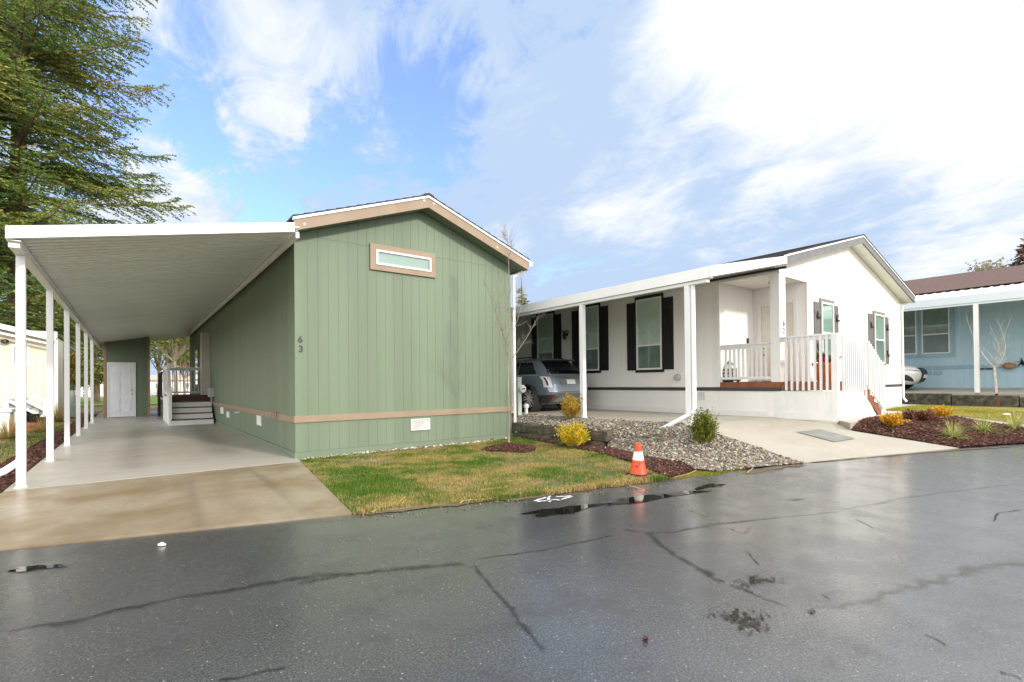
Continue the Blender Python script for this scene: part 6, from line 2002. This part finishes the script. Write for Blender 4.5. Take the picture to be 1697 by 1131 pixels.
for k in range(n):
    for rw_ in range(2):
        xa = q0.x + (q1.x - q0.x) * k / n; mb.box(xa + .005, xa + (q1.x - q0.x) / n - .005, 22.8, 23.0, .15 * rw_, .15 * rw_ + .14)
mb.build('brick_edge', mat('orange_brick', (.48, .17, .08), .8, .2, 9, .3, 40), t)
mb = MB(); mb.box(q0.x, q1.x, 23.0, 23.6, -.02, .27); mb.build('soil', SOIL, t)
for i, (u, v, lab) in enumerate(((57, 704, 'tipped black plastic plant pot lying on the brick planter'), (73, 712, 'small black plant pot at the right end of the brick planter'))):
    q = oY(u, v, 22.9); t = thing('plant_pot', lab, 'plant pot', (q.x, 22.95, q.z))
    mb = MB(); mb.lathe([(.10, -.13), (.15, .11), (.17, .12), (.17, .16), (.13, .16), (.11, .0)], (q.x, 22.9, .42 if i == 0 else .30), 14); o = mb.build('pot', BLACK, t, smooth=True)

# ------------------------------------------------------------------ far buildings and fence
def farhouse(label, u0, u1, vtop, hd, wallm, roofm, veave):
    a, b = at(u0, 640, hd), at(u1, 640, hd); d = (b - a); d.z = 0; L = d.length; d.normalize(); nrm = Vector((-d.y, d.x, 0))
    ze, zt = at((u0 + u1) / 2, veave, hd).z, at((u0 + u1) / 2, vtop, hd).z
    t = thing('far_house', label, 'house', (a.x, a.y, 0), math.atan2(d.y, d.x))
    mb = MB(); mb.box(0, L, 0, 7, -.2, ze); mb.build('wall', wallm, t, local=True)
    mb = MB(); mb.prism([(-.3, -.4, ze), (-.3, 3.5, zt), (-.3, 7.4, ze), (-.3, 7.4, ze + .12), (-.3, 3.5, zt + .14), (-.3, -.4, ze + .12)], (L + .6, 0, 0)); mb.build('roof', roofm, t, local=True)
    k = max(1, int(L / 3.5))
    for i in range(k):
        mb = MB(); x0 = (i + .5) * L / k - .5; mb.box(x0, x0 + 1, -.04, -.001, ze * .45, ze * .8); w_ = mb.build('window', SCREEN, t, local=True)
        mb = MB(); mb.box(x0 - .08, x0 + 1.08, -.07, -.041, ze * .8, ze * .84); mb.box(x0 - .08, x0 + 1.08, -.07, -.041, ze * .41, ze * .45); mb.build('frame', WHITE, w_, local=True)


farhouse('white low house at the far side of the field behind the carport posts', 132, 180, 610, 105, WHITESIDING, mat('pale_roof', (.55, .52, .48), .8), 618)
farhouse('brown low house beyond the field seen left of the white one', 112, 131, 612, 112, mat('brown_wall', (.36, .26, .20), .7), mat('brown_roof', (.20, .15, .12), .9), 624)
farhouse('pale low house beyond the field in the gap beside the shed', 240, 330, 622, 112, WHITESIDING, mat('tan_roof', (.46, .38, .32), .9), 631)
a, b = at(60, 640, 100), at(340, 640, 100)
t = thing('rail_fence', 'low white rail fence along the far side of the green field', 'fence', tuple(Vector((a.x, a.y, 0))))
a.z = b.z = 0
mb = MB()
for z in (.45, .85): mb.beam(a + Vector((0, 0, z)), b + Vector((0, 0, z)), .06, .14)
mb.build('rail', WHITE, t)
for k in range(15):
    q = a.lerp(b, k / 14); mb = MB(); mb.box(q.x - .07, q.x + .07, q.y - .07, q.y + .07, -.1, 1.05); mb.build('fence_post', WHITE, t)
